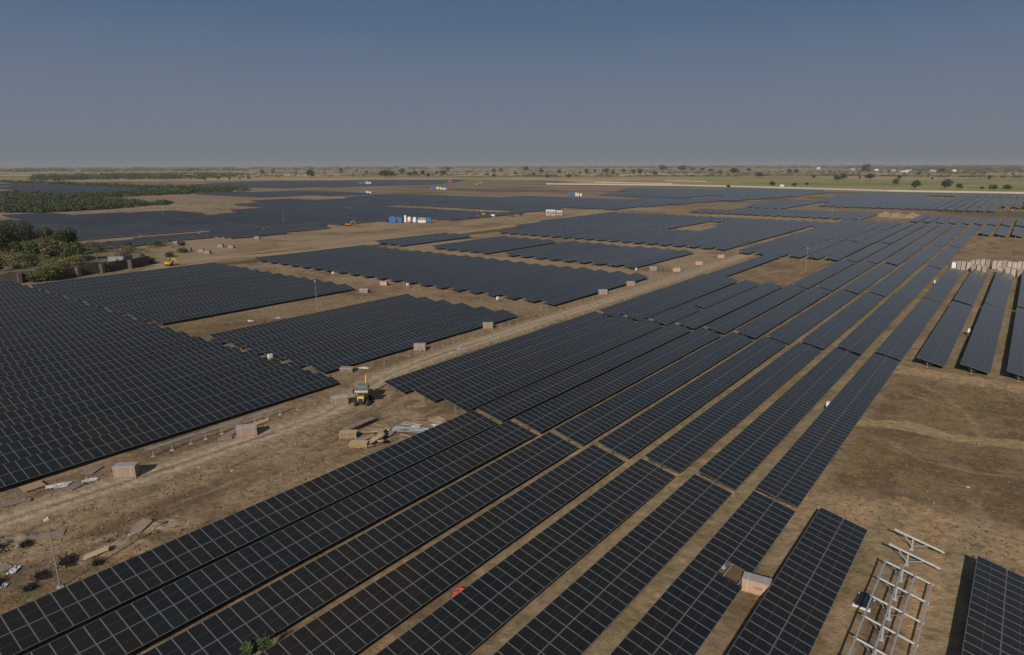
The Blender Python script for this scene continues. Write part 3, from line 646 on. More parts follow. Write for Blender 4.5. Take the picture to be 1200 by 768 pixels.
board(-84.2, 49.0, 0.12, 2.2, 0.95, 0.07, R(-4), 'wood', 0.03, 'clean timber board behind the carton beside the track')
board(-84.0, 44.6, 0.10, 3.2, 1.1, 0.05, R(15), 'wood_old', 0.05, 'flattened brown cardboard sheet left of the trackside carton')
board(-82.9, 42.8, 0.08, 1.9, 1.0, 0.05, R(-40), 'wood_old', 0.05, 'small torn cardboard piece in front of the trackside carton')
board(-87.3, 21.6, 0.16, 2.1, 1.9, 0.07, R(0), 'wood', 0, 'pale wide pallet lying below the edge of the big bank')
board(-86.6, 27.6, 0.12, 2.0, 1.6, 0.07, R(35), 'wood_old', 0, 'brown pallet lying left of the nearest trackside carton')
board(-83.6, 24.6, 0.10, 1.6, 1.2, 0.05, R(20), 'wood_old', 0, 'small cardboard sheet beside the track at far left')
board(-84.6, 18.8, 0.10, 3.4, 0.8, 0.05, R(-20), 'wood_old', 0, 'long grey board lying by the track at the left edge')
board(-74.0, 18.9, 0.05, 2.6, 1.1, 0.04, R(-30), 'wood_old', 0, 'grey sheet on the soil behind the tall lamp post')
board(-67.9, 25.2, 0.30, 1.8, 1.3, 0.06, R(20), 'wood_old', R(16), 'pale board tilted up on the sandy mound')
board(-66.4, 20.4, 0.22, 2.1, 0.9, 0.06, R(-22), 'wood', R(12), 'pale plank with torn end beside the front solar table')
board(-70.8, 13.6, 0.06, 2.2, 1.3, 0.04, R(10), 'wood_old', 0, 'round-cornered brown board at the lower left corner')
_pk = random.Random(77)
for q_, (x_, y_, nm_) in enumerate(((-68.8, 55.6, 'thin grey plank behind the neat pallet stack'), (-67.9, 56.6, 'thin pale plank crossing behind the heap'), (-66.9, 53.3, 'short pale plank in front of the leaning pallet'), (-65.0, 52.4, 'pale plank lying before the small square stack'), (-68.5, 57.8, 'grey plank alone at the back left of the heap'), (-64.4, 57.4, 'pale plank near the steel rails'), (-65.7, 58.6, 'grey plank beside the rail bundle'), (-63.6, 58.5, 'short brown plank between rails and heap'), (-67.1, 58.9, 'pale batten left of the rail bundle'), (-69.3, 58.8, 'thin batten on the sandy patch'))):
    board(x_, y_, 0.1+0.25*_pk.random(), _pk.uniform(1.6, 3.4), 0.3, 0.05, _pk.uniform(-1.6, 1.6), _pk.choice(('wood', 'wood_old')), _pk.uniform(-.1, .12), nm_, 'timber debris heap', 'plank', 'plank')
def bundle(x, y, rz, L, n_, label, z=0.1, spread=0.9, grp='steel rails lying about'):
    r_ = link('steel_rail_bundle', None, None, (x, y, z), (0, 0, rz)); tag(r_, label, 'steel rails', grp)
    for k in range(n_):
        mb = MB(); a = random.uniform(-.05, .05); xx = (k/(max(1, n_-1))-0.5)*spread
        mb.bar((xx-a*L, -L/2, 0.05+0.08*(k % 2)), (xx+a*L, L/2, 0.05+0.08*(k % 2)), 0.09, 0.07); link('rail', mb.mesh('rail', M['steel']), r_)
bundle(-64.6, 60.0, R(-62), 5.0, 7, 'bundle of galvanised rails right of the timber heap', 0.25, 1.5)
bundle(-66.0, 61.7, R(-70), 3.0, 4, 'shorter loose rails behind the main rail bundle')
bundle(-62.6, 62.2, R(-30), 2.0, 4, 'few short metal pieces beside the corner of the front solar table')
def rag(x, y, s, label, m='rag', name='plastic_sheet', cat='plastic sheet'):
    mb = MB(); n_ = 7; pts = [[Vector(((i/n_-.5)*s, (j/n_-.5)*s*0.6, abs(mnoise.noise(Vector((i*.6+x, j*.6+y, 0))))*0.35*min(1, s/2)+0.04)) for i in range(n_+1)] for j in range(n_+1)]
    for j in range(n_):
        for i in range(n_):
            if math.hypot(i-3, j-3) < 3.6+random.uniform(-.8, .4): mb.face([pts[j][i], pts[j][i+1], pts[j+1][i+1], pts[j+1][i]])
    o = link(name, mb.mesh(name, M[m]), None, (x, y, 0.03), (0, 0, random.uniform(0, 3))); tag(o, label, cat, 'scraps of packing on the soil')
for (x, y, s, lb) in ((-65.0, 61.2, 2.4, 'large crumpled grey plastic by the rail bundle'), (-63.0, 63.6, 1.6, 'small grey plastic near the tip of the second bank'), (-85.3, 23.6, 2.6, 'whitish plastic strewn below the big bank'), (-83.9, 26.4, 1.7, 'grey plastic left of the trackside carton'),
                      (-69.6, 14.6, 1.3, 'grey plastic next to the brown board in the corner'), (-67.6, 13.3, 0.9, 'white scrap at the lower left corner'), (-67.4, 24.0, 0.9, 'white scrap below the tilted board'), (-66.6, 19.6, 0.8, 'white scrap at the end of the pale plank'),
                      (-76.9, 36.0, 0.6, 'tiny white scrap in the dry grass near the track'), (-72.8, 38.0, 0.6, 'tiny white scrap in the middle of the dry grass'), (-93.0, 75.5, 2.0, 'pale plastic behind the low grey crate'), (-88.0, 96.0, 1.2, 'white plastic on the track verge'), (-144.5, 84.0, 2.2, 'pale sheet on the bare strip between banks'), (-142, 90, 1.6, 'grey scrap on the bare strip between banks'), (-1.2, 87.5, 0.6, 'tiny white scrap in the dried field'), (-18.8, 137, 1.4, 'white scrap at the corner of the dried field')):
    rag(x, y, s, lb)

# rails laid on posts by the big bank
for (y0, y1, lb) in ((33.2, 39.8, 'nearest'), (40.2, 46.6, 'middle'), (47.6, 53.4, 'farthest')):
    r_ = link('rail_on_posts', None, None, (-84.9, y0, 0)); tag(r_, '%s of three blue-grey rail pairs held on short posts along the big bank' % lb, 'rails', 'rails on posts along the track')
    mb = MB(); mb.bar((0, 0, 1.25), (0, y1-y0, 1.3), 0.09, 0.09); mb.bar((0.32, 0.3, 1.22), (0.32, y1-y0, 1.27), 0.09, 0.09); link('rail', mb.mesh('rail', M['steel']), r_)
    for y in (0.9, (y1-y0)*0.5, y1-y0-0.8):
        mb = MB(); mb.box((0.1, y, 0.6), (0.09, 0.06, 1.2)); mb.box((0.1, y, 0.03), (0.4, 0.4, 0.16), 1); link('post', mb.mesh('post', [M['steel'], M['concrete']]), r_)

# ------------------------------------------------------------------ steel piles (future rows)
pile = MB(); pile.box((0, 0, 0.55), (0.08, 0.05, 1.10)); pile.box((0, 0, 0.0), (0.3, 0.3, 0.10), 1); pile_me = pile.mesh('steel_pile', [M['greymetal2'], M['concrete']])
piles = []
def pile_line(x, y0, y1, lb, step=3.2, skip=0.04):
    y = y0; k = 0
    while y < y1:
        k += 1
        if random.random() > skip: piles.append((x+random.uniform(-.05, .05), y, lb, k))
        y += step
pile_line(-92.6, 77, 136, 'left verge of track past the backhoe'); pile_line(-85.6, 70, 136, 'right verge of track past the backhoe')
pile_line(-92.6, 140, 204, 'left verge of track by the wide dark bank'); pile_line(-85.7, 140, 204, 'right verge of track by the wide dark bank')
pile_line(-84.6, 55.5, 64, 'bare ground left of the backhoe'); pile_line(-84.9, 20, 32.5, 'bare ground below the big bank')
pile_line(-99.0, 206, 270, 'gap right of the wedge bank'); pile_line(-92.4, 206, 270, 'left verge of the far track'); pile_line(-86.0, 208, 270, 'right verge of the far track')
pile_line(-95.3, 279, 476, 'strip between the great bank and the far right banks', 3.6)
pts_ = []
for k in range(20):                                     # row ends in the corridor beyond the low banks
    pts_.append((LX(k)-0.4, 137.4, 'foot of the wide dark bank', k+1))
piles += [p for p in pts_ if p[2]]
for (x, y, lb, k) in piles:
    p = pj(x, y, 0)
    if not p or p[0] > 1210: continue
    o = link('steel_pile', pile_me, None, (x, y, 0), (random.uniform(-.03, .03), random.uniform(-.03, .03), 0)); tag(o, 'steel post, %s, %s' % (ordw(min(k, 99)), lb), 'post', 'thin steel posts waiting for tables')

# ------------------------------------------------------------------ lamp posts
def lamp(x, y, h, label, r1=0.075):
    r_ = link('lamp_post', None, None, (x, y, 0)); tag(r_, label, 'lamp post', 'thin lamp posts across the site')
    mb = MB(); mb.tube((0, 0, 0), (0, 0, h*0.5), r1, r1*0.8, 10); mb.tube((0, 0, h*0.5), (0, 0, h), r1*0.75, r1*0.55, 10); link('pole', mb.mesh('pole', M['greymetal2']), r_)
    mb = MB(); mb.box((0, 0, 0.04), (0.45, 0.45, 0.12)); link('base', mb.mesh('base', M['concrete']), r_)
    mb = MB(); mb.box((0.10, -0.12, h+0.05), (0.34, 0.3, 0.16)); mb.tube((0, 0, h), (0, 0, h+0.25), 0.07, 0.05, 8); link('camera_head', mb.mesh('camera_head', M['label']), r_)
lamp(-63.45, 16.3, 6.6, 'tall grey lamp post at the lower left beside the front solar tables')
for px, py, h, lb in ((371.5, 361, 7, 'thin pole on the bare strip between the two left banks'), (333, 263, 9, 'thin pole in front of the far left banks'), (849, 402, 0, ''), (191, 254, 9, 'thin pole above the left bank by the shrub belt'), (1022, 315, 0, ''), (974, 262, 8, 'thin pole at the end of the pale fence posts'), (845, 268, 8, 'thin pole beside the brown hole in the great bank'), (944, 316, 7.5, 'thin pole at the edge of the bare brown clearing')):
    if h: wx, wy = bp(px, py, 0); lamp(wx, wy, h, lb, 0.08)

# ------------------------------------------------------------------ string inverters and cabinets
def inverter(x, y, label, rz=0, z=1.25):
    r_ = link('inverter_box', None, None, (x, y, 0), (0, 0, rz)); tag(r_, label, 'inverter', 'white inverter boxes')
    mb = MB(); mb.box((0, 0, z), (0.38, 0.8, 0.72)); link('casing', mb.mesh('casing', M['white']), r_)
    mb = MB(); 
    for q in range(6): mb.box((-0.20, -0.3+q*0.12, z), (0.03, 0.03, 0.5))
    link('cooling_fins', mb.mesh('cooling_fins', M['greymetal']), r_)
    mb = MB(); mb.box((0, -0.3, z/2-.1), (0.06, 0.06, z)); mb.box((0, 0.3, z/2-.1), (0.06, 0.06, z)); link('bracket', mb.mesh('bracket', M['steel']), r_)
    mb = MB()
    p = Vector((0.05, 0, z-0.36))
    for q in range(7):
        p2 = p+Vector((random.uniform(-.12, .1), -0.28+random.uniform(-.1, .1), -0.16 if q < 5 else 0)); p2.z = max(p2.z, 0.06); mb.tube(p, p2, 0.045, n=6); p = p2
    for q in range(4): p2 = p+Vector((random.uniform(-.3, .0), -0.5, 0)); mb.tube(p, p2, 0.05, n=6); p = p2
    link('cable', mb.mesh('cable', M['red']), r_)
inverter(-20.0, 103.6, 'white inverter box with red cable behind the table beside the dried field')
inverter(-6.95, 171.0, 'white inverter box behind the second table from the right edge')
inverter(-20.3, 238.4, 'white inverter box before the stacked crates')
inverter(-109.5, 67.0, 'white inverter box in the gap between the big bank and the low bank', 0, 1.5)
for (x, y, lb) in ((-182.5, 139.0, 'left'), (-146.2, 138.6, 'middle'), (-111.0, 138.4, 'right')): inverter(x, y-1.3, 'pale inverter box at the foot of the wide dark bank, %s of three' % lb, 0, 1.3)
inverter(-104.8, 205.5, 'white inverter box at the near right corner of the wedge bank', 0, 1.4)
# red cable tangle
mb = MB(); p = Vector((0, 0, 0.1))
for q in range(26):
    p2 = Vector((0.55*math.sin(q*1.9)*(1-.2*(q % 3)), -0.3+0.5*math.cos(q*1.3), 0.12+0.5*abs(math.sin(q*0.8)))); mb.tube(p, p2, 0.05, n=6); p = p2
o = link('red_cable_coil', mb.mesh('red_cable_coil', M['red']), None, (-34.3, 37.2, 0)); tag(o, 'tangled bright red cable between two front rows of solar tables', 'cable')

# ------------------------------------------------------------------ machines
def wheel(r_, x, y, r, wd):
    w_ = link('wheel', None, r_, (x, y, r)); 
    mb = MB(); mb.tube((0, -wd/2, 0), (0, wd/2, 0), r, n=22)
    for q in range(22):
        a = 2*math.pi*q/22; mb.box((r*math.cos(a), 0, r*math.sin(a)), (0.06, wd, 0.05), 0, Matrix.Rotation(-a, 3, 'Y'))
    link('tyre', mb.mesh('tyre', M['rubber']), w_)
    mb = MB(); mb.tube((0, -wd/2-.02, 0), (0, wd/2+.02, 0), r*0.52, n=16); link('rim', mb.mesh('rim', M['yellow']), w_)
def backhoe(x, y, rz, label):
    r_ = link('backhoe_loader', None, None, (x, y, 0), (0, 0, rz)); tag(r_, label, 'backhoe loader')
    mb = MB(); mb.box((0.2, 0, 0.78), (4.2, 0.75, 0.42)); mb.box((1.75, 0, 0.55), (0.3, 1.6, 0.3)); link('chassis', mb.mesh('chassis', M['darkmetal']), r_)
    mb = MB(); mb.prism([(0.75, 1.0), (2.55, 1.0), (2.6, 1.35), (2.45, 1.62), (0.75, 1.85)], -0.48, 0.48); link('hood', mb.mesh('hood', M['yellow']), r_)
    mb = MB(); mb.box((2.6, 0, 1.25), (0.05, 0.7, 0.45)); link('grille', mb.mesh('grille', M['darkmetal']), r_)
    for sy in (-1, 1): mb = MB(); mb.box((2.60, sy*0.38, 1.55), (0.06, 0.16, 0.12)); link('headlight', mb.mesh('headlight', M['label']), r_)
    mb = MB()
    for cx in (-0.95, 0.72):
        for cy in (-0.66, 0.66): mb.bar((cx, cy, 1.0), (cx*0.94, cy*.95, 2.62), 0.09)
    mb.box((-0.1, 0, 1.12), (1.8, 1.42, 0.28)); link('cab', mb.mesh('cab', M['yellow']), r_)
    mb = MB(); mb.box((-0.1, 0, 1.9), (1.58, 1.28, 1.3)); link('cab_glass', mb.mesh('cab_glass', M['cabglass']), r_)
    mb = MB(); mb.prism([(-1.15, 2.62), (0.9, 2.62), (0.85, 2.76), (-1.1, 2.78)], -0.78, 0.78); link('roof', mb.mesh('roof', M['greymetal2']), r_)
    mb = MB()
    for sy in (-1, 1): mb.prism([(-1.95, 1.0), (-1.8, 1.55), (-1.1, 1.7), (-0.5, 1.5), (-0.4, 1.0)], sy*0.95-0.22, sy*0.95+0.22)
    link('rear_fender', mb.mesh('rear_fender', M['yellow']), r_)
    for sy in (-1, 1): wheel(r_, 1.75, sy*0.92, 0.52, 0.34); wheel(r_, -1.15, sy*0.95, 0.78, 0.46)
    mb = MB()
    for sy in (-1, 1): mb.bar((0.55, sy*0.62, 1.45), (1.2, sy*0.62, 2.35), 0.12, 0.2); mb.bar((1.2, sy*0.62, 2.35), (1.9, sy*0.62, 2.4), 0.12, 0.18); mb.bar((0.9, sy*.62, .9), (1.2, sy*.62, 2.1), 0.08)
    mb.bar((1.3, -0.62, 2.3), (1.3, 0.62, 2.3), 0.12); link('loader_arm', mb.mesh('loader_arm', M['yellow']), r_)
    mb = MB(); prof = [(a-.75, b_+.42) for a, b_ in [(2.55, 2.62), (2.48, 2.0), (2.65, 1.72), (3.45, 1.85), (3.45, 1.90), (2.75, 1.80), (2.60, 2.05), (2.66, 2.60)]]
    mb.prism(prof, -1.15, 1.15)
    for sy in (-1, 1): mb.prism([(1.75, 3.02), (1.73, 2.42), (1.9, 2.16), (2.65, 2.30)], sy*1.15-0.02, sy*1.15+0.02)
    for q in range(7): mb.box((2.75, -1.0+q*0.333, 2.30), (0.18, 0.07, 0.04))
    link('loader_bucket', mb.mesh('loader_bucket', M['greymetal']), r_)
    mb = MB(); mb.box((-2.05, 0, 0.95), (0.35, 1.9, 0.6)); mb.bar((-2.2, 0, 1.1), (-2.6, 0, 3.45), 0.2, 0.3); link('boom', mb.mesh('boom', M['yellow']), r_)
    mb = MB(); mb.bar((-2.6, 0, 3.5), (-3.1, 0, 1.7), 0.17, 0.22); mb.bar((-2.3, 0, 2.2), (-2.75, 0, 3.6), 0.09); link('dipper', mb.mesh('dipper', M['yellow']), r_)
    mb = MB(); mb.prism([(-3.3, 1.75), (-2.95, 1.65), (-2.75, 1.15), (-3.1, 1.0), (-3.4, 1.3)], -0.3, 0.3); link('digging_bucket', mb.mesh('digging_bucket', M['darkmetal']), r_)
    for sy in (-1, 1): mb = MB(); mb.bar((-2.1, sy*0.9, 0.9), (-2.15, sy*1.25, 0.25), 0.14); mb.box((-2.15, sy*1.27, 0.2), (0.35, 0.4, 0.06)); link('stabiliser', mb.mesh('stabiliser', M['yellow']), r_)
    return r_
backhoe(-79.2, 64.0, math.atan2(-62, 78)-R(12), 'yellow backhoe loader with raised grey bucket parked on the track')
def excavator(x, y, rz, label, col='yellow', s=1.0):
    r_ = link('excavator', None, None, (x, y, 0), (0, 0, rz)); r_.scale = (s, s, s); tag(r_, label, 'excavator', 'distant excavators')
    for sy in (-1, 1):
        mb = MB(); mb.prism([(-1.7, 0.05), (1.7, 0.05), (2.0, 0.4), (1.7, 0.8), (-1.7, 0.8), (-2.0, 0.4)], sy*1.1-0.28, sy*1.1+0.28); link('track', mb.mesh('track', M['rubber']), r_)
    mb = MB(); mb.prism([(-2.1, 0.95), (1.2, 0.95), (1.2, 1.5), (-0.6, 1.7), (-1.0, 2.05), (-2.1, 2.0)], -1.2, 1.2); link('body', mb.mesh('body', M[col]), r_)
    mb = MB(); mb.prism([(0.0, 1.5), (1.35, 1.5), (1.2, 2.8), (0.0, 2.85)], 0.25, 1.2); link('cab', mb.mesh('cab', M['cabglass']), r_)
    mb = MB(); mb.bar((1.0, -0.2, 1.6), (3.0, -0.2, 3.9), 0.35, 0.45); mb.bar((3.0, -0.2, 3.9), (4.6, -0.2, 3.3), 0.3, 0.4); link('boom', mb.mesh('boom', M[col]), r_)
    mb = MB(); mb.bar((4.6, -0.2, 3.5), (5.0, -0.2, 1.5), 0.25, 0.35); link('dipper', mb.mesh('dipper', M[col]), r_)
    mb = MB(); mb.prism([(4.7, 1.6), (5.3, 1.5), (5.1, 0.8), (4.6, 0.6), (4.3, 1.1)], -0.65, 0.25); link('bucket', mb.mesh('bucket', M['darkmetal']), r_)
excavator(-252, 116.5, R(20), 'yellow excavator at the bend of the track by the stone wall', 'yellow', 0.72)
excavator(-331, 263.5, R(60), 'small orange excavator at the end of the narrow left bank', 'orange', 0.8)
excavator(-13, 655, R(200), 'tiny orange excavator between the far right banks', 'orange', 0.75)
wx, wy = bp(575, 256.5); excavator(wx-20, wy+15, R(150), 'yellow excavator among parked gear in the centre distance', 'yellow', 1.0)
wx, wy = bp(560, 217.5); excavator(wx, wy, R(10), 'tiny yellow excavator on the disturbed ground far off', 'yellow', 1.6)

# ------------------------------------------------------------------ power stations (blue cabin + white gear)
def station(px, py, s, lb, extra=True):
    wx, wy = bp(px, py, 0); d = Vector((RT[0], RT[1], 0)).normalized(); b_ = Vector((-d.y, d.x, 0))
    rz = math.atan2(d.y, d.x); g_ = 'gear of the blue and white power stations'
    def at(u_, v_=0): q = Vector((wx, wy, 0))+d*u_*s+b_*v_*s; return (q.x, q.y, 0)
    r_ = link('container', None, None, at(4.5), (0, 0, rz)); tag(r_, 'blue container, %s' % lb, 'container', 'blue containers of the power stations')
    mb = MB(); mb.box((0, 0, 1.9*s), (8.2*s, 4.0*s, 3.4*s))
    for q in range(26): mb.box((-4.0*s+q*0.32*s, -2.02*s, 1.9*s), (0.12*s, 0.08*s, 3.2*s))
    link('body', mb.mesh('body', M['blue']), r_)
    mb = MB(); mb.box((-1.8*s, 0, 3.95*s), (2.2*s, 2*s, 0.7*s)); mb.box((1.5*s, 0, 3.8*s), (1.2*s, 1.4*s, 0.4*s)); link('roof_unit', mb.mesh('roof_unit', M['blue']), r_)
    mb = MB(); mb.box((0.8*s, -2.07*s, 1.5*s), (1.3*s, 0.06*s, 2.4*s)); link('door', mb.mesh('door', M['darkmetal']), r_)
    for q, (u_, h_, rr) in enumerate(((10.6, 4.6, 0.75), (13.2, 3.6, 1.15), (16.6, 3.4, 1.15))):
        r_ = link('transformer_tank', None, None, at(u_), (0, 0, rz)); tag(r_, '%s white tank, %s' % (('tall slim', 'middle', 'right-hand')[q], lb), 'tank', g_)
        mb = MB(); mb.tube((0, 0, 0.5*s), (0, 0, h_*s), rr*s, n=16); mb.tube((0, 0, h_*s), (0, 0, (h_+.35)*s), rr*s, rr*s*0.3, 16); link('shell', mb.mesh('shell', M['white']), r_)
        mb = MB()
        for a in range(4): mb.box((rr*.7*s*(1 if a % 2 else -1), rr*.7*s*(1 if a > 1 else -1), 0.26*s), (0.2*s, 0.2*s, 0.5*s))
        link('leg', mb.mesh('leg', M['greymetal']), r_)
    if extra:
        r_ = link('switchgear', None, None, at(21.3), (0, 0, rz)); tag(r_, 'white and grey switchgear frame, %s' % lb, 'switchgear', g_)
        mb = MB(); mb.box((0, 0, 1.0*s), (5*s, 2*s, 1.6*s)); link('cabinet', mb.mesh('cabinet', M['label']), r_)
        mb = MB()
        for q in range(5): mb.bar(((q-2)*1.1*s, 0, 1.8*s), ((q-2)*1.1*s, 0, 3.2*s), 0.2*s)
        mb.bar((-2.4*s, 0, 3.1*s), (2.4*s, 0, 3.1*s), 0.15*s); link('bus_frame', mb.mesh('bus_frame', M['white']), r_)
        r_ = link('blue_cabinet', None, None, at(26), (0, 0, rz)); tag(r_, 'small blue cabinet at the right end, %s' % lb, 'cabinet', g_)
        mb = MB(); mb.box((0, 0, 1.9*s), (2.6*s, 2.4*s, 2.8*s)); mb.box((0, 0, 3.4*s), (2.9*s, 2.7*s, 0.15*s)); link('body', mb.mesh('body', M['blue']), r_)
        r_ = link('red_pump', None, None, at(13.4, -3), (0, 0, rz)); tag(r_, 'small red pump before white tanks, %s' % lb, 'pump', g_)
        mb = MB(); mb.box((0, 0, 0.7*s), (1.3*s, 1.0*s, 1.0*s)); mb.tube((0, 0, 1.2*s), (0, 0, 2.2*s), 0.25*s, n=10); link('body', mb.mesh('body', M['red']), r_)
station(456, 261.5, 1.0, 'in the nearest power station left of centre')
station(421.5, 227.5, 0.85, 'in the station far off left of centre', False)
station(504, 222.5, 1.0, 'in the station on the far brown ground', True)
station(665, 230.5, 0.95, 'in the station right of centre', False)
station(421, 216.5, 1.3, 'in the farthest station on the dark stripe', False)
# work camp shed right of centre
wx, wy = bp(645, 252.5); 
def shed(wx, wy, s, rz, label, m1='plaster', m2='label'):
    r_ = link('site_shed', None, None, (wx, wy, 0), (0, 0, rz)); tag(r_, label, 'shed', 'site sheds')
    mb = MB(); mb.box((0, 0, 1.4*s), (6*s, 3*s, 2.8*s)); link('wall', mb.mesh('wall', M[m1]), r_)
    mb = MB(); mb.prism([(-1.8*s, 2.8*s), (1.8*s, 2.8*s), (0, 3.7*s)], -3.2*s, 3.2*s, axis='x'); link('roof', mb.mesh('roof', M[m2]), r_)
    for q in (-1, 1): mb = MB(); mb.box((q*1.7*s, -1.52*s, 1.5*s), (1.0*s, 0.06*s, 1.0*s)); link('window', mb.mesh('window', M['darkmetal']), r_)
    mb = MB(); mb.box((0, -1.52*s, 1.0*s), (0.9*s, 0.06*s, 2.0*s)); link('door', mb.mesh('door', M['greymetal']), r_)
RZ = math.atan2(RT[1], RT[0])
shed(wx, wy, 1.1, RZ, 'pale site shed beside the far bare ground right of centre'); wx2, wy2 = bp(654, 252.3); shed(wx2, wy2, 0.9, RZ+.2, 'small whitish shed right of the pale site shed')
wx2, wy2 = bp(527, 214.5); shed(wx2, wy2, 1.3, RZ, 'distant red-walled shed beyond the far station', 'red', 'red')
wx2, wy2 = bp(916, 219.3); shed(wx2, wy2, 1.0, RZ, 'small white hut on the green meadow by the boundary wall', 'white', 'white')
# parked gear in the middle distance
gear = [(549, 256.3, 'green_paint', 'green'), (553, 256, 'blue', 'blue'), (559, 255.5, 'red', 'reddish'), (600, 254, 'darkmetal', 'dark'), (610, 252.5, 'darkmetal', 'black'), (578, 254.5, 'label', 'white'), (636, 253, 'red', 'brick red')]
for px, py, m_, nm in gear:
    wx, wy = bp(px, py, 0); r_ = link('site_trailer', None, None, (wx, wy, 0), (0, 0, random.uniform(0, 3))); tag(r_, 'small %s site trailer parked on the bare ground in the centre distance' % nm, 'trailer', 'gear parked in the centre distance')
    mb = MB(); mb.box((0, 0, 1.2), (2.6, 1.6, 1.4)); mb.bar((1.3, 0, .6), (2.3, 0, .5), 0.1); link('body', mb.mesh('body', M[m_]), r_)
    for sy in (-1, 1): mb = MB(); mb.tube((0, sy*.85-.1, .4), (0, sy*.85+.1, .4), .4, n=12); link('wheel', mb.mesh('wheel', M['rubber']), r_)

# ------------------------------------------------------------------ boundary wall
mb = MB(); pcs = MB()
for (p, q) in zip(WALL_PL[:-1], WALL_PL[1:]):
    d = Vector((q[0]-p[0], q[1]-p[1], 0)); L = d.length; n_ = int(L/12)
    for i in range(n_):
        a = Vector((*p, 0))+d*(i/n_); b_ = Vector((*p, 0))+d*((i+1)/n_)
        mb.bar((a.x, a.y, 1.0), (b_.x, b_.y, 1.0), 0.15, 2.3); pcs.box((a.x, a.y, 1.15), (0.35, 0.35, 2.5))
wl = link('boundary_wall', None, None); wl['kind'] = 'thing'; tag(wl, 'long pale precast wall dividing the solar field from the green meadow', 'wall')
link('wall_panels', mb.mesh('wall_panels', M['plaster']), wl); o = link('wall_posts', pcs.mesh('wall_posts', M['concrete']), wl); o['kind'] = 'stuff'
for q, (pl, lb) in enumerate((([(697, 214), (788, 215.8)], 'upper pale strip wall in the ground left of the meadow'), ([(779, 212.2), (828, 213.3)], 'uppermost pale strip wall left of the meadow'))):
    mb = MB(); W_ = [bp(*p) for p in pl]
    for (a, b_) in zip(W_[:-1], W_[1:]): mb.bar((a[0], a[1], 0.7), (b_[0], b_[1], 0.7), 0.3, 1.6)
    o = link('low_wall', mb.mesh('low_wall', M['plaster'])); tag(o, lb, 'wall', None, 'thing')

# ------------------------------------------------------------------ ruined stone compound
def wall_run(pts, h, th, name, label, piers=True):
    r_ = link(name, None, None, (pts[0][0], pts[0][1], 0)); r_['kind'] = 'thing'; tag(r_, label, 'wall'); ox, oy = pts[0]
    mb = MB(); pr = MB(); n_tot = 0
    for (p, q) in zip(pts[:-1], pts[1:]):
        d = Vector((q[0]-p[0], q[1]-p[1], 0)); L = d.length; n_ = max(2, int(L/1.4)); u_ = d.normalized(); nn = Vector((u_.y, -u_.x, 0))
        prev = None
        for i in range(n_+1):
            c = Vector((p[0]-ox, p[1]-oy, 0))+d*(i/n_); hh = h+mnoise.noise(Vector((c.x*.3, c.y*.3, 1)))*0.5; off = mnoise.noise(Vector((c.x*.7, c.y*.7, 5)))*0.12
            ring = [c+nn*(th/2+off), c-nn*(th/2-off), c-nn*(th/2-off)+Vector((0, 0, hh)), c+nn*(th/2+off)+Vector((0, 0, hh))]
            if prev:
                mb.face([prev[0], ring[0], ring[3], prev[3]]); mb.face([prev[3], ring[3], ring[2], prev[2]]); mb.face([prev[2], ring[2], ring[1], prev[1]])
            prev = ring
        if piers:
            k_ = max(1, int(L/7.5))
            for i in range(k_):
                c = Vector((p[0]-ox, p[1]-oy, 0))+d*((i+.4)/k_)+nn*1.1; ang = math.atan2(u_.y, u_.x)
                pr = MB(); pr.box((c.x, c.y, h*.47), (1.0, 1.9, h*.94), 0, Matrix.Rotation(ang, 3, 'Z')); link('buttress', pr.mesh('buttress', M['stone']), r_)
    link('wall_face', mb.mesh('wall_face', M['stone']), r_)
wall_run([(-256, 45), (-254, 66), (-252.5, 82), (-255.5, 98), (-260, 112)], 3.4, 0.6, 'stone_wall', 'rough brown stone wall with buttresses at the left edge')
wall_run([(-260, 112), (-276, 118), (-292, 116)], 2.4, 0.6, 'stone_wall', 'low broken stone wall behind the bare trees', False)
r_ = link('ruined_hut', None, None, (-273, 108, 0), (0, 0, 0.6)); tag(r_, 'roofless pale hut ruin between the trees and the stone wall', 'ruin')
mb = MB(); mb.box((0, -2.5, 1.5), (6, 0.35, 3)); mb.box((-2.9, 0.2, 1.3), (0.35, 5, 2.6)); mb.box((2.9, 0.2, 1.5), (0.35, 5, 3.0)); mb.box((-1.4, 2.6, 1.2), (2.6, 0.35, 2.4)); link('wall', mb.mesh('wall', M['concrete2']), r_)
mb = MB(); mb.box((0.6, -2.70, 1.0), (1.0, 0.08, 2.0)); link('doorway', mb.mesh('doorway', M['near_black']), r_)  # near-black slab over solid wall paints in the shade of an open doorway
# soft ground inside the compound
# ------------------------------------------------------------------ trees
def leaf_cloud(blobs, n_, size, seed, flat=0.75):
    rg = np.random.default_rng(seed); V_ = []; tot = sum(b_[3]**2 for b_ in blobs)
    cs = []
    for (cx, cy, cz, r) in blobs:
        k = int(n_*r*r/tot); d = rg.normal(size=(k, 3)); d /= np.linalg.norm(d, axis=1)[:, None]
        rad = r*(0.55+0.5*rg.random(k)**0.6)
        # lumpy outline
        lump = 1+0.34*np.sin(d[:, 0]*5+cx)*np.sin(d[:, 1]*6+cy)*np.cos(d[:, 2]*5)+0.12*rg.normal(size=k)
        cs.append(np.stack([cx+d[:, 0]*rad*lump, cy+d[:, 1]*rad*lump, cz+d[:, 2]*rad*lump*flat], 1))
    P = np.concatenate(cs); k = len(P)
    a = rg.normal(size=(k, 3)); a /= np.linalg.norm(a, axis=1)[:, None]; b_ = np.cross(a, rg.normal(size=(k, 3))); b_ /= np.linalg.norm(b_, axis=1)[:, None]
    s_ = (size*(0.6+0.8*rg.random(k)))[:, None]
    Q_ = np.stack([P-a*s_*0.5, P+b_*s_*0.35, P+a*s_*0.55, P-b_*s_*0.35], 1).reshape(-1, 3)
    return Q_
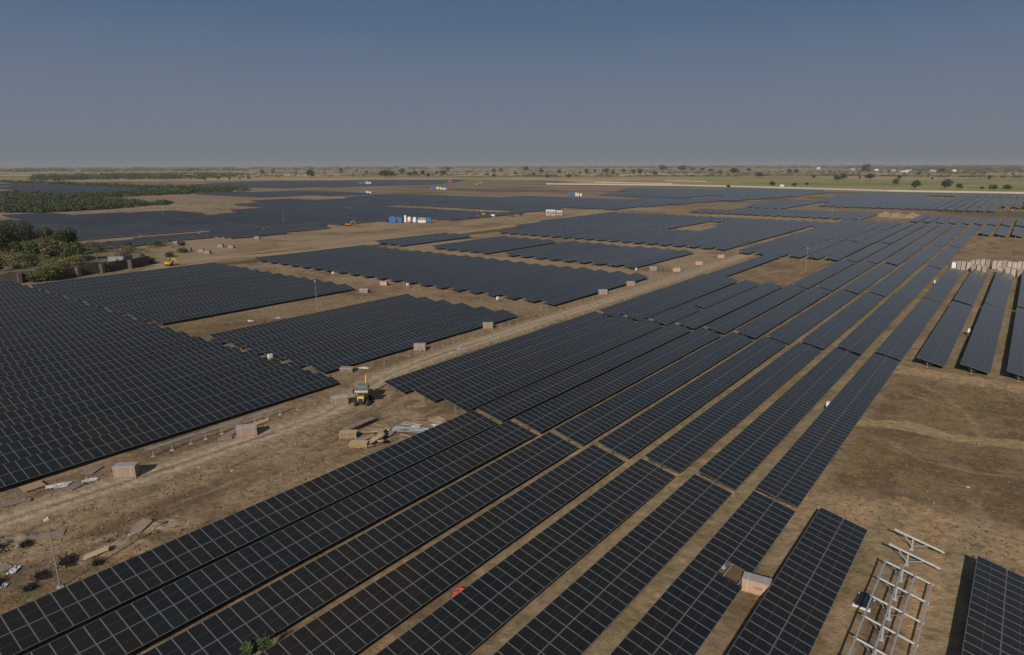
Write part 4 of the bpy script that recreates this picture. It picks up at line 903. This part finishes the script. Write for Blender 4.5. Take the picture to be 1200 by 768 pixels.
def quads_mesh(name, Q_, m):
    me = bpy.data.meshes.new(name); nv = len(Q_); me.vertices.add(nv); me.vertices.foreach_set('co', Q_.ravel().astype(np.float32))
    me.loops.add(nv); me.loops.foreach_set('vertex_index', np.arange(nv, dtype=np.int32)); me.polygons.add(nv//4)
    me.polygons.foreach_set('loop_start', np.arange(0, nv, 4, dtype=np.int32)); me.update(calc_edges=True); me.materials.append(m); return me
def tree_parts(h, wd, seed, n_=2500, leaf=0.45, m='leaf', bare=False, squat=False, low=False):
    rd = random.Random(seed); blobs = []
    k = (9 if not squat else 7)+(6 if low else 0)
    for i in range(k):
        a = rd.uniform(0, 6.28); rr = rd.uniform(0.05, 0.36)*wd; z = h*(rd.uniform(0.42, 0.80) if not (squat or low) else rd.uniform(0.22, 0.78))
        blobs.append((rr*math.cos(a), rr*math.sin(a), z, wd*rd.uniform(0.16, 0.27)))
    blobs.append((0, 0, h*0.62, wd*0.32))
    crown = quads_mesh('crown', leaf_cloud(blobs, n_, leaf, seed), M[m])
    mb = MB(); mb.tube((0, 0, -0.1), (0.1, 0.05, h*0.35), h*0.035, h*0.024, 8)
    for (bx, by, bz, r) in blobs: mb.tube((0.1, 0.05, h*0.33), (bx*0.9, by*0.9, bz), h*0.017, h*0.006, 6)
    if bare:
        for q in range(60):
            bx, by, bz, r = rd.choice(blobs); p = Vector((bx*.8, by*.8, bz*0.9)); e_ = p+Vector((rd.gauss(0, 1), rd.gauss(0, 1), abs(rd.gauss(0, .8))))*r*0.9; mb.tube(p, e_, 0.05, 0.02, 4)
    return crown, mb.mesh('trunk', M['bark'])
def tree(x, y, parts, label, group, s=1.0, rz=None, name='tree', cat='tree', sz=None):
    r_ = link(name, None, None, (x, y, 0), (0, 0, random.uniform(0, 6.28) if rz is None else rz)); r_.scale = (s, s, sz or s); tag(r_, label, cat, group)
    link('crown', parts[0], r_); link('trunk', parts[1], r_); return r_
gl = 'trees by the stone compound'
TL = [  # pixel x of centre, base y, height px, width px, material, label
    (3, 300, 44, 44, 'leaf_dark', 'tall dark tree cut by the left edge of the picture'),
    (32, 292, 30, 20, 'leaf_dark', 'dark upright tree second from the left edge'),
    (14, 296, 22, 22, 'leaf_olive', 'low olive tree in front of the tall dark one'),
    (50, 296, 28, 20, 'leaf_olive', 'brownish round tree in the middle of the grove'),
    (46, 302, 20, 26, 'leaf', 'bright green bushy tree at the front of the grove'),
    (28, 302, 18, 16, 'leaf', 'fresh green small tree left of the grove front'),
    (66, 306, 26, 22, 'leaf_olive', 'olive tree near the yellow bush'),
    (80, 300, 32, 22, 'leaf_dark', 'dark green tall tree at the right of the grove'),
    (86, 306, 24, 18, 'leaf', 'green tree standing right behind the yellow bush'),
    (60, 300, 24, 18, 'leaf_olive', 'dull olive tree behind the front row of the grove'),
    (84, 311, 8, 14, 'leaf_yellow', 'bright yellow-green bush behind the stone wall'),
    (1, 318, 17, 8, 'leaf', 'narrow green shrub behind the wall at the left edge'),
    (55, 329, 15, 30, 'leaf', 'broad green bush growing against the stone wall'),
    (38, 331, 8, 10, 'leaf_dark', 'small dark bush left of the broad one at the wall'),
    (124, 319, 9, 14, 'leaf_dark', 'dark low bush at the foot of the wall, right part'),
    (137, 306, 6, 9, 'leaf_yellow', 'little yellow bush behind the right end of the wall'),
    (172, 309, 5, 15, 'leaf_dark', 'flat dark bush just past the end of the wall'),
    (35, 311, 9, 20, 'leaf_dark', 'grey-green scrub bush inside the compound')]
for i, (px, py, hp_, wp, m_, lb) in enumerate(TL):
    wx, wy = bp(px, py, 0); sc_ = pj(wx, wy, 0)[2]/F_PX; h_ = hp_*sc_*1.08; wd = wp*sc_*1.22
    nl = int(1500+4200*min(1, (hp_*wp)/900))
    tree(wx, wy, tree_parts(h_, wd, 100+i, nl+1500, 0.55 if hp_ > 15 else 0.42, m_, False, False, True), lb, gl, name='bush' if hp_ < 16 else 'tree', cat='bush' if hp_ < 16 else 'tree')
for i, (px, py, hp_, wp, lb) in enumerate(((114, 305, 27, 24, 'thin half-bare tree beside the roofless hut'), (149, 308, 22, 26, 'grey leafless tree behind the right end of the stone wall'), (71, 290, 26, 18, 'brownish half-bare tree at the back of the grove'), (96, 310, 12, 14, 'small bare shrub right of the yellow bush'))):
    wx, wy = bp(px, py, 0); sc_ = pj(wx, wy, 0)[2]/F_PX
    tree(wx, wy, tree_parts(hp_*sc_, wp*sc_, 200+i, 1100, 0.40, 'leaf_bare', True), lb, 'half-bare trees by the ruin')
# low bushes on the bare field
for i, (px, py, w_) in enumerate(((215, 296, 16), (213, 288, 8), (152, 290, 14), (185, 289, 16), (200, 301, 14), (128, 288, 10))):
    wx, wy = bp(px, py, 0); sc_ = pj(wx, wy, 0)[2]/F_PX
    tree(wx, wy, tree_parts(4.5*sc_, w_*sc_, 300+i, 700, 0.4, 'leaf_dark', False, True), ['low dark bush right of the three crates on the bare field', 'low bush left of the grey crate pair', 'low bush under the narrow left bank', 'wide low bush on the bare field', 'flat bush beside the bend of the track', 'small bush by the half-bare trees'][i], 'low bushes on the bare field', name='bush', cat='bush')
# young plant between front tables
def sprig(x, y, h, label, seed):
    rd = random.Random(seed); Q_ = []; mb = MB(); r_ = link('young_plant', None, None, (x, y, 0)); tag(r_, label, 'plant', 'young plants between front rows')
    for k in range(16):
        a = rd.uniform(0, 6.28); t_ = rd.uniform(0.15, 0.75); tip = Vector((math.cos(a)*t_*h*.6, math.sin(a)*t_*h*.6, h*rd.uniform(0.7, 1.0)))
        mb.tube((0, 0, 0), tip, 0.03, 0.012, 5)
        for q in range(34):
            f_ = rd.uniform(0.3, 1.0); c = tip*f_; dd = Vector((rd.gauss(0, 1), rd.gauss(0, 1), rd.gauss(0.3, .6))).normalized(); s_ = 0.24*rd.uniform(.6, 1.2); side = dd.cross(Vector((rd.random(), rd.random(), 1))).normalized()*0.045
            Q_ += [c, c+dd*s_*.5+side, c+dd*s_, c+dd*s_*.5-side]
    link('leaves', quads_mesh('leaves', np.array([tuple(v_) for v_ in Q_]), M['leaf_young']), r_); link('stems', mb.mesh('stems', M['leaf']), r_)
sprig(-41.0, 22.6, 2.0, 'feathery green young plant poking up between two front rows', 5)
sprig(-42.3, 21.7, 1.2, 'smaller green shoot left of the feathery plant', 6)
# near-black patches at lower left, drawn as tangles of short thin sticks
def brush(x, y, s_, label, seed):
    rd = random.Random(seed); s_ *= 0.62; mb = MB()
    for q in range(int(420*s_)):
        px, py = rd.gauss(0, .6)*s_, rd.gauss(0, .4)*s_; L = rd.uniform(.15, .55); a = rd.uniform(0, 6.28)
        mb.tube((px, py, 0), (px+math.cos(a)*L*.7, py+math.sin(a)*L*.7, L*rd.uniform(.2, .8)), 0.05, 0.02, 4)
    o = link('dark_brush', mb.mesh('dark_brush', M['near_black']), None, (x, y, 0)); tag(o, label, 'dead brush', 'dark brush at lower left')
for i, (x, y, s_, lb) in enumerate(((-75.6, 15.4, 1.5, 'black brush at the left edge above the plain boards'), (-73.9, 16.9, 0.8, 'small black brush right of the edge clump'), (-66.6, 15.9, 1.0, 'black brush heap just left of the tall lamp post'), (-67.3, 18.3, 1.2, 'black brush heap left of the pale plank'), (-68.4, 12.9, 1.0, 'black brush near the lower left corner'), (-65.4, 14.6, 0.7, 'thin black brush along the edge of the front table'), (-64.8, 19.8, 0.6, 'small black brush behind the pale plank'))): brush(x, y, s_, lb, 40+i)

# earth mounds
def mound(x, y, a, b_, h, label, seed, m='earth'):
    mb = MB(); n_ = 22; P = []
    for j in range(n_+1):
        row = []
        for i in range(n_+1):
            u_, v_ = i/n_*2-1, j/n_*2-1; rr = math.hypot(u_, v_); f_ = max(0, 1-rr*rr)**1.1
            zz = h*f_*(1+0.9*mnoise.noise(Vector((u_*2.3+seed, v_*2.3, 0))))+0.10*f_*mnoise.noise(Vector((u_*7, v_*7, seed)))
            row.append((u_*a, v_*b_, (zz-0.03) if rr < 1 else -0.15))
        P.append(row)
    for j in range(n_):
        for i in range(n_): mb.face([P[j][i], P[j][i+1], P[j+1][i+1], P[j+1][i]])
    me = mb.mesh('earth_mound', M[m]); me.polygons.foreach_set('use_smooth', [True]*len(me.polygons))
    o = link('earth_mound', me, None, (x, y, 0), (0, 0, seed)); tag(o, label, 'earth mound', 'mounds of loose earth')
mound(-67.2, 26.8, 2.6, 1.3, 0.28, 'sandy mound behind the front table, right of two', 1); mound(-66.6, 22.6, 2.4, 1.1, 0.25, 'sandy mound behind the front table, left of two', 2)
mound(-63.9, 65.3, 2.5, 1.2, 0.45, 'loose brown mound at the near end of the second bank', 3); mound(-75.5, 16.6, 2.2, 1.6, 0.3, 'low mound at the left edge under dark brush', 4)
wx, wy = bp(1050, 253); 
for k in range(7):
    wx, wy = bp(1035+k*5.5, 254+0.35*k*(k % 2), 0); mound(wx+random.uniform(-3, 3), wy+random.uniform(-3, 3), 7, 6, 2.2, 'pale dirt heap behind the far banks, %s from the left' % ordw(k+1), 10+k)

# ------------------------------------------------------------------ trees of the farmland (one crown per tree)
FT = [(905, 219.5, 8, 7), (930.5, 219.5, 6, 5), (945.5, 218, 5, 4), (954, 209.5, 4, 4), (981, 212.5, 8, 7), (988.5, 211, 9, 7), (1007.5, 210, 3, 3), (1019, 211, 12, 7), (1048.5, 218, 8, 8), (1053.5, 210.5, 5, 5), (1072.5, 222, 12, 10), (1092.5, 211, 3, 3),
      (1108, 222, 14, 11), (1123.5, 222.5, 8, 7), (1150.5, 222.5, 4, 4), (1159, 211, 5, 5), (1164.5, 224, 9, 7), (1179.5, 224, 9, 7), (925, 204.5, 6, 6), (933, 204.5, 6, 6), (1013.5, 203, 9, 10), (1152.5, 205, 4, 4), (1076.5, 206, 4, 4), (890, 208.5, 8, 6), (1103.5, 203.5, 8, 6), (1041, 203, 3, 3),
      (364.5, 209.5, 10, 10), (451, 208.5, 12, 9), (459, 208, 8, 7), (471, 204, 8, 6), (480, 207, 6, 5), (486, 206.5, 7, 6), (495, 207, 6, 7), (502, 208, 6, 5), (512, 205, 5, 4), (520, 206, 8, 6), (525, 202, 6, 6), (579, 203, 5, 5), (587, 201.5, 5, 4), (578.5, 208, 5, 4), (399.5, 203, 4, 6), (320, 204, 4, 4), (308, 205, 6, 5), (418, 201.5, 3, 3), (430, 204, 5, 4), (347, 205, 4, 3), (571, 206, 4, 3), (549, 203, 3, 3),
      (616.5, 201.5, 7, 6), (634.5, 204, 5, 6), (641.5, 209.5, 6, 5), (655.5, 204, 6, 5), (666, 209.5, 6, 5), (679, 205, 4, 4), (687, 204.5, 6, 6), (710, 203.5, 8, 6), (718, 204.5, 5, 5), (731, 203.5, 5, 5), (742, 204, 5, 5), (750.5, 204.5, 7, 6), (767.5, 206.5, 6, 6), (697, 203, 4, 4), (777, 201, 9, 7), (799, 201.5, 11, 7), (860, 204.5, 12, 7), (811, 201, 6, 4), (823, 201, 6, 4), (877, 202, 6, 5), (844, 203.5, 4, 4), (832, 202, 7, 4), (604, 205.5, 4, 4), (625, 206.5, 5, 4),
      (256, 211, 3, 3), (269, 211.5, 3, 3), (281, 211, 3, 3), (292, 210.5, 4, 3), (240, 212, 3, 3), (854, 221, 5, 4)]
fparts = [tree_parts(8, 10, 500+i, 420, 1.3, 'leaf_field', False, False) for i in range(5)]
def where(px):
    return 'far left' if px < 330 else 'left' if px < 480 else 'centre left' if px < 600 else 'centre' if px < 760 else 'centre right' if px < 900 else 'right' if px < 1060 else 'far right'
FT.sort(key=lambda q: q[0])
rows_ = {}
for (px, py, wp, hp_) in FT:
    band = 'on the near meadow' if py > 208 and px > 850 else 'before the pale fields' if py > 206 else 'among the far fields'
    rows_.setdefault((band), []).append((px, py, wp, hp_))
for band, lst in rows_.items():
    for i, (px, py, wp, hp_) in enumerate(lst):
        wx, wy = bp(px, py, 0); sc_ = pj(wx, wy, 0)[2]/F_PX
        sxy = wp*sc_/9.0; szz = hp_*sc_/7.6
        big = 'broad' if wp > 9 else 'round' if wp > 5 else 'small'
        tree(wx, wy, fparts[i % 5], '%s dark tree %s, %s from the left there' % (big, band, ordw(i+1)), 'single trees on the farmland', sxy, None, 'field_tree', 'tree', szz)
# shrub belts, hedges and far woods: nobody could count them
def scatter_mass(name, label, regions, m, cat):
    allQ = []
    for (poly, dens_n, hgt, wid, lf, nl) in regions:
        xs_ = [p[0] for p in poly]; ys_ = [p[1] for p in poly]; k = 0; tries = 0
        while k < dens_n and tries < dens_n*40:
            tries += 1; px = random.uniform(min(xs_), max(xs_)); py = random.uniform(min(ys_), max(ys_))
            if not pip(px, py, poly): continue
            k += 1; wx, wy = bp(px, py, 0); hh = hgt*random.uniform(.5, 1.25); ww = wid*random.uniform(.6, 1.3)
            Q_ = leaf_cloud([(0, 0, hh*.55, ww*.5), (ww*.25, ww*.1, hh*.5, ww*.35), (-ww*.2, -ww*.2, hh*.45, ww*.35)], nl, lf, k+tries, flat=min(1.5, hh/ww))
            Q_ = Q_+np.array([wx, wy, 0]); allQ.append(Q_)
    Q_ = np.concatenate(allQ); o = link(name, quads_mesh(name, Q_, M[m])); tag(o, label, cat, None, 'stuff'); print(name, len(Q_)//4)
scatter_mass('shrub_belt', 'dense green shrub belt between the left solar banks', [
    ([(0, 234), (0, 249.5), (40, 250), (80, 248), (160, 243.5), (164, 239), (135, 236), (60, 237)], 460, 4.5, 11, 1.4, 90),
    ([(0, 232), (18, 228), (45, 230), (65, 231.5), (160, 226.5), (290, 222.5), (290, 225), (200, 228.5), (140, 232), (60, 235), (0, 236)], 330, 5.5, 13, 1.7, 70),
    ([(160, 238.5), (205, 237.5), (205, 240), (165, 242)], 40, 3, 8, 1.2, 60),
    ([(0, 213.5), (20, 213.5), (100, 216.5), (170, 219.5), (240, 221), (290, 222), (235, 222.8), (160, 221.3), (95, 218), (0, 215)], 260, 5, 16, 2.2, 50)], 'leaf_scrub', 'shrubs')
scatter_mass('undergrowth', 'low scrub and weeds filling the ground among the grove trees', [
    ([(0, 296), (20, 292), (95, 300), (100, 312), (70, 318), (40, 312), (20, 318), (0, 312)], 150, 2.6, 5.5, 0.5, 120),
    ([(0, 326), (30, 330), (60, 330), (80, 326), (165, 313), (165, 311.5), (100, 320), (40, 327)], 40, 1.5, 3.5, 0.4, 80),
    ([(95, 292), (160, 284), (210, 283), (215, 290), (160, 300), (110, 303)], 60, 1.6, 4.5, 0.4, 70)], 'leaf_olive', 'undergrowth')
hedge = []
for (x0, y0, x1, y1, nn_, hh) in ((600, 207.2, 900, 206.8, 110, 6), (860, 205.3, 1200, 208.2, 120, 5), (300, 206.5, 600, 205.5, 50, 4), (780, 203.5, 900, 203, 60, 6), (440, 203.8, 600, 200.5, 55, 5), (300, 203.5, 480, 201, 40, 5), (900, 201.5, 1200, 203, 70, 6)):
    hedge.append(([(x0, y0-.35), (x1, y1-.35), (x1, y1+.35), (x0, y0+.35)], nn_, hh, 14, 2.6, 26))
scatter_mass('hedgerows', 'thin dark hedgerows ruling off the far fields', hedge, 'leaf_field', 'hedges')
scatter_mass('far_woods', 'hazy belt of far woods and orchards along the horizon', [
    ([(35, 207), (60, 205.5), (240, 203.5), (300, 205.5), (240, 210.5), (95, 211.5), (60, 213), (40, 212)], 520, 9, 26, 4, 26),
    ([(240, 199.5), (600, 198.5), (600, 206), (240, 208.5)], 240, 7, 15, 3, 22), ([(600, 199), (900, 199), (900, 205.5), (600, 206)], 200, 7, 14, 3, 22), ([(900, 198.5), (1200, 199), (1200, 206), (900, 204.5)], 200, 7, 14, 3, 22),
    ([(0, 199.5), (300, 198), (600, 196.2), (900, 195.8), (1200, 196.6), (1200, 199.5), (900, 197.8), (600, 198.3), (300, 200.5), (0, 202.5)], 900, 13, 50, 8, 18),
    ([(0, 197.4), (1200, 194.2), (1200, 196.5), (600, 197), (0, 199.3)], 700, 18, 110, 15, 14),
    ([(1000, 199), (1200, 199.5), (1200, 202), (1000, 201)], 90, 9, 30, 5, 22),
    ([(600, 201.5), (900, 200), (900, 199), (600, 200)], 60, 8, 24, 4, 22)], 'leaf_field', 'woods')
# far village houses
for i, (px, py, wpx, m1, lb) in enumerate(((1059, 202.2, 8, 'white', 'long white'), (1064, 201.2, 6, 'plaster', 'pale'), (1046, 201, 5, 'plaster', 'low cream'), (1027, 200.5, 4, 'white', 'square white'), (998, 199.8, 6, 'plaster', 'dull cream'), (959, 198.5, 4, 'white', 'tall white'), (1092, 201.6, 7, 'plaster', 'wide cream'), (1118, 201.2, 4, 'white', 'small white'))):
    wx, wy = bp(px, py, 0); sc_ = pj(wx, wy, 0)[2]/F_PX; W_ = wpx*sc_; H_ = 2.2*sc_
    r_ = link('farm_house', None, None, (wx, wy, 0), (0, 0, RZ)); tag(r_, '%s farm house on the far right skyline, %s of eight' % (lb, ordw(i+1)), 'house', 'far farm houses')
    mb = MB(); mb.box((0, 0, H_/2), (W_, W_*.6, H_)); link('wall', mb.mesh('wall', M[m1]), r_); mb = MB(); mb.box((0, 0, H_+0.4), (W_*1.05, W_*.65, 0.8)); link('roof', mb.mesh('roof', M['concrete']), r_)
    for q in (-.25, .25): mb = MB(); mb.box((q*W_, -W_*.3-.1, H_*.5), (W_*.1, .3, H_*.35)); link('window', mb.mesh('window', M['darkmetal']), r_)

# dry tufts over the open soil
def tufts():
    N = 10000; P = []
    def inside(x, y):
        if -86 < x < -60.5 and 5 < y < 68: return True
        if -17 < x < 8 and 70 < y < 134: return True
        if -95 < x < -81 and 66 < y < 206: return True
        if -154 < x < -137 and 66 < y < 124: return True
        if -75 < x < -53 and 205 < y < 270: return True
        return False
    xs_ = rng.uniform(-155, 10, 200000); ys2 = rng.uniform(4, 270, 200000); ok = [i for i in range(200000) if inside(xs_[i], ys2[i])]
    Dm = seg_dist(xs_, ys2, TRACK); nn_ = fbm(xs_, ys2, 5, 33)
    ok = [i for i in ok if Dm[i] > 2.6 and nn_[i] > 0.30][:N]
    xk, yk = xs_[ok], ys2[ok]; k = len(ok); rep = 4
    xk = np.repeat(xk, rep); yk = np.repeat(yk, rep); a = rng.uniform(0, 6.28, k*rep); hh = rng.uniform(.03, .12, k*rep); ww = rng.uniform(.05, .16, k*rep)
    ox = xk+rng.normal(0, .08, k*rep); oy = yk+rng.normal(0, .08, k*rep); dx, dy = np.cos(a)*ww, np.sin(a)*ww
    lx, ly = rng.normal(0, .08, k*rep), rng.normal(0, .08, k*rep); z0 = np.full(k*rep, -0.03)
    Q_ = np.stack([np.stack([ox-dx, oy-dy, z0], 1), np.stack([ox+dx, oy+dy, z0], 1), np.stack([ox+dx*.4+lx, oy+dy*.4+ly, hh], 1), np.stack([ox-dx*.4+lx, oy-dy*.4+ly, hh], 1)], 1).reshape(-1, 3)
    m_ = mat('dry_grass', (0.16, 0.118, 0.072), 0.9, 0, 0.3, 0.35)
    o = link('dry_grass', quads_mesh('dry_grass', Q_, m_)); tag(o, 'withered grass tufts over the open soil', 'grass', None, 'stuff')
tufts()
# small stones and litter
def stones():
    mb = MB()
    for q in range(900):
        z_ = random.random()
        if z_ < .4: x, y = random.uniform(-85, -61), random.uniform(10, 66)
        elif z_ < .6: x, y = random.uniform(-95, -82), random.uniform(70, 200)
        elif z_ < .64: x, y = random.uniform(-16, 7), random.uniform(70, 134)
        else: x, y = random.uniform(-240, -95), random.uniform(125, 138)
        s_ = random.uniform(.04, .14); mb.box((x, y, s_*.2+0.02), (s_, s_*random.uniform(.6, 1), s_*.6), 0, Matrix.Rotation(random.uniform(0, 3), 3, 'Z') @ Matrix.Rotation(random.uniform(-.6, .6), 3, 'X'))
    o = link('loose_stones', mb.mesh('loose_stones', M['concrete'])); tag(o, 'scattered pale stones and rubble on the soil', 'stones', None, 'stuff')
    mb = MB()
    for q in range(900):
        px, py = random.uniform(75, 320), random.uniform(228, 252)
        if not pip(px, py, [(75, 251.5), (165, 243.5), (210, 238), (165, 236), (160, 231), (235, 230), (240, 236), (300, 237), (300, 246), (225, 252), (190, 247), (110, 252)]): continue
        wx, wy = bp(px, py, 0); s_ = random.uniform(.3, 1.1); mb.box((wx, wy, s_*.3), (s_, s_*.8, s_*.8), 0, Matrix.Rotation(random.uniform(0, 3), 3, 'Z') @ Matrix.Rotation(random.uniform(-.6, .6), 3, 'X'))
    o = link('rubble', mb.mesh('rubble', M['concrete2'])); tag(o, 'pale rubble spread behind the left solar bank', 'rubble', None, 'stuff')
stones()

# ground-level things were measured for a camera 36.37 m up: bring them to the same sight lines
KG = CAMH/36.37
for o in list(C.objects):
    if o.parent is not None or o.name.split('.')[0] in ('solar_table', 'distant_solar_tables', 'mounting_frame', 'steel_trestle', 'camera', 'sun'): continue
    if o.name.split('.')[0] in ('ground', 'shrub_belt', 'hedgerows', 'far_woods', 'dry_grass', 'loose_stones', 'rubble', 'boundary_wall', 'low_wall'): o.scale = (KG, KG, 1)
    else: o.location.x *= KG; o.location.y *= KG
# ------------------------------------------------------------------ haze
mb = MB(); mb.box((-1000, 9900, 34.0), (26600, 21000, 70))
o = link('haze', mb.mesh('haze', None) if False else None)
hm = bpy.data.meshes.new('haze'); hm.from_pydata(mb.v, [], mb.f); o.name = 'haze_tmp'
bpy.data.objects.remove(o)
hz = link('haze', hm); tag(hz, 'thin dusty haze over the whole plain', 'haze', None, 'stuff')
hmat = bpy.data.materials.new('haze'); hmat.use_nodes = True; t = hmat.node_tree; t.nodes.remove(t.nodes['Principled BSDF'])
pv = t.nodes.new('ShaderNodeVolumePrincipled'); pv.inputs['Color'].default_value = (0.68, 0.67, 0.66, 1); pv.inputs['Density'].default_value = 8e-5; pv.inputs['Anisotropy'].default_value = 0.0
t.links.new(pv.outputs[0], t.nodes['Material Output'].inputs['Volume']); hm.materials.append(hmat)
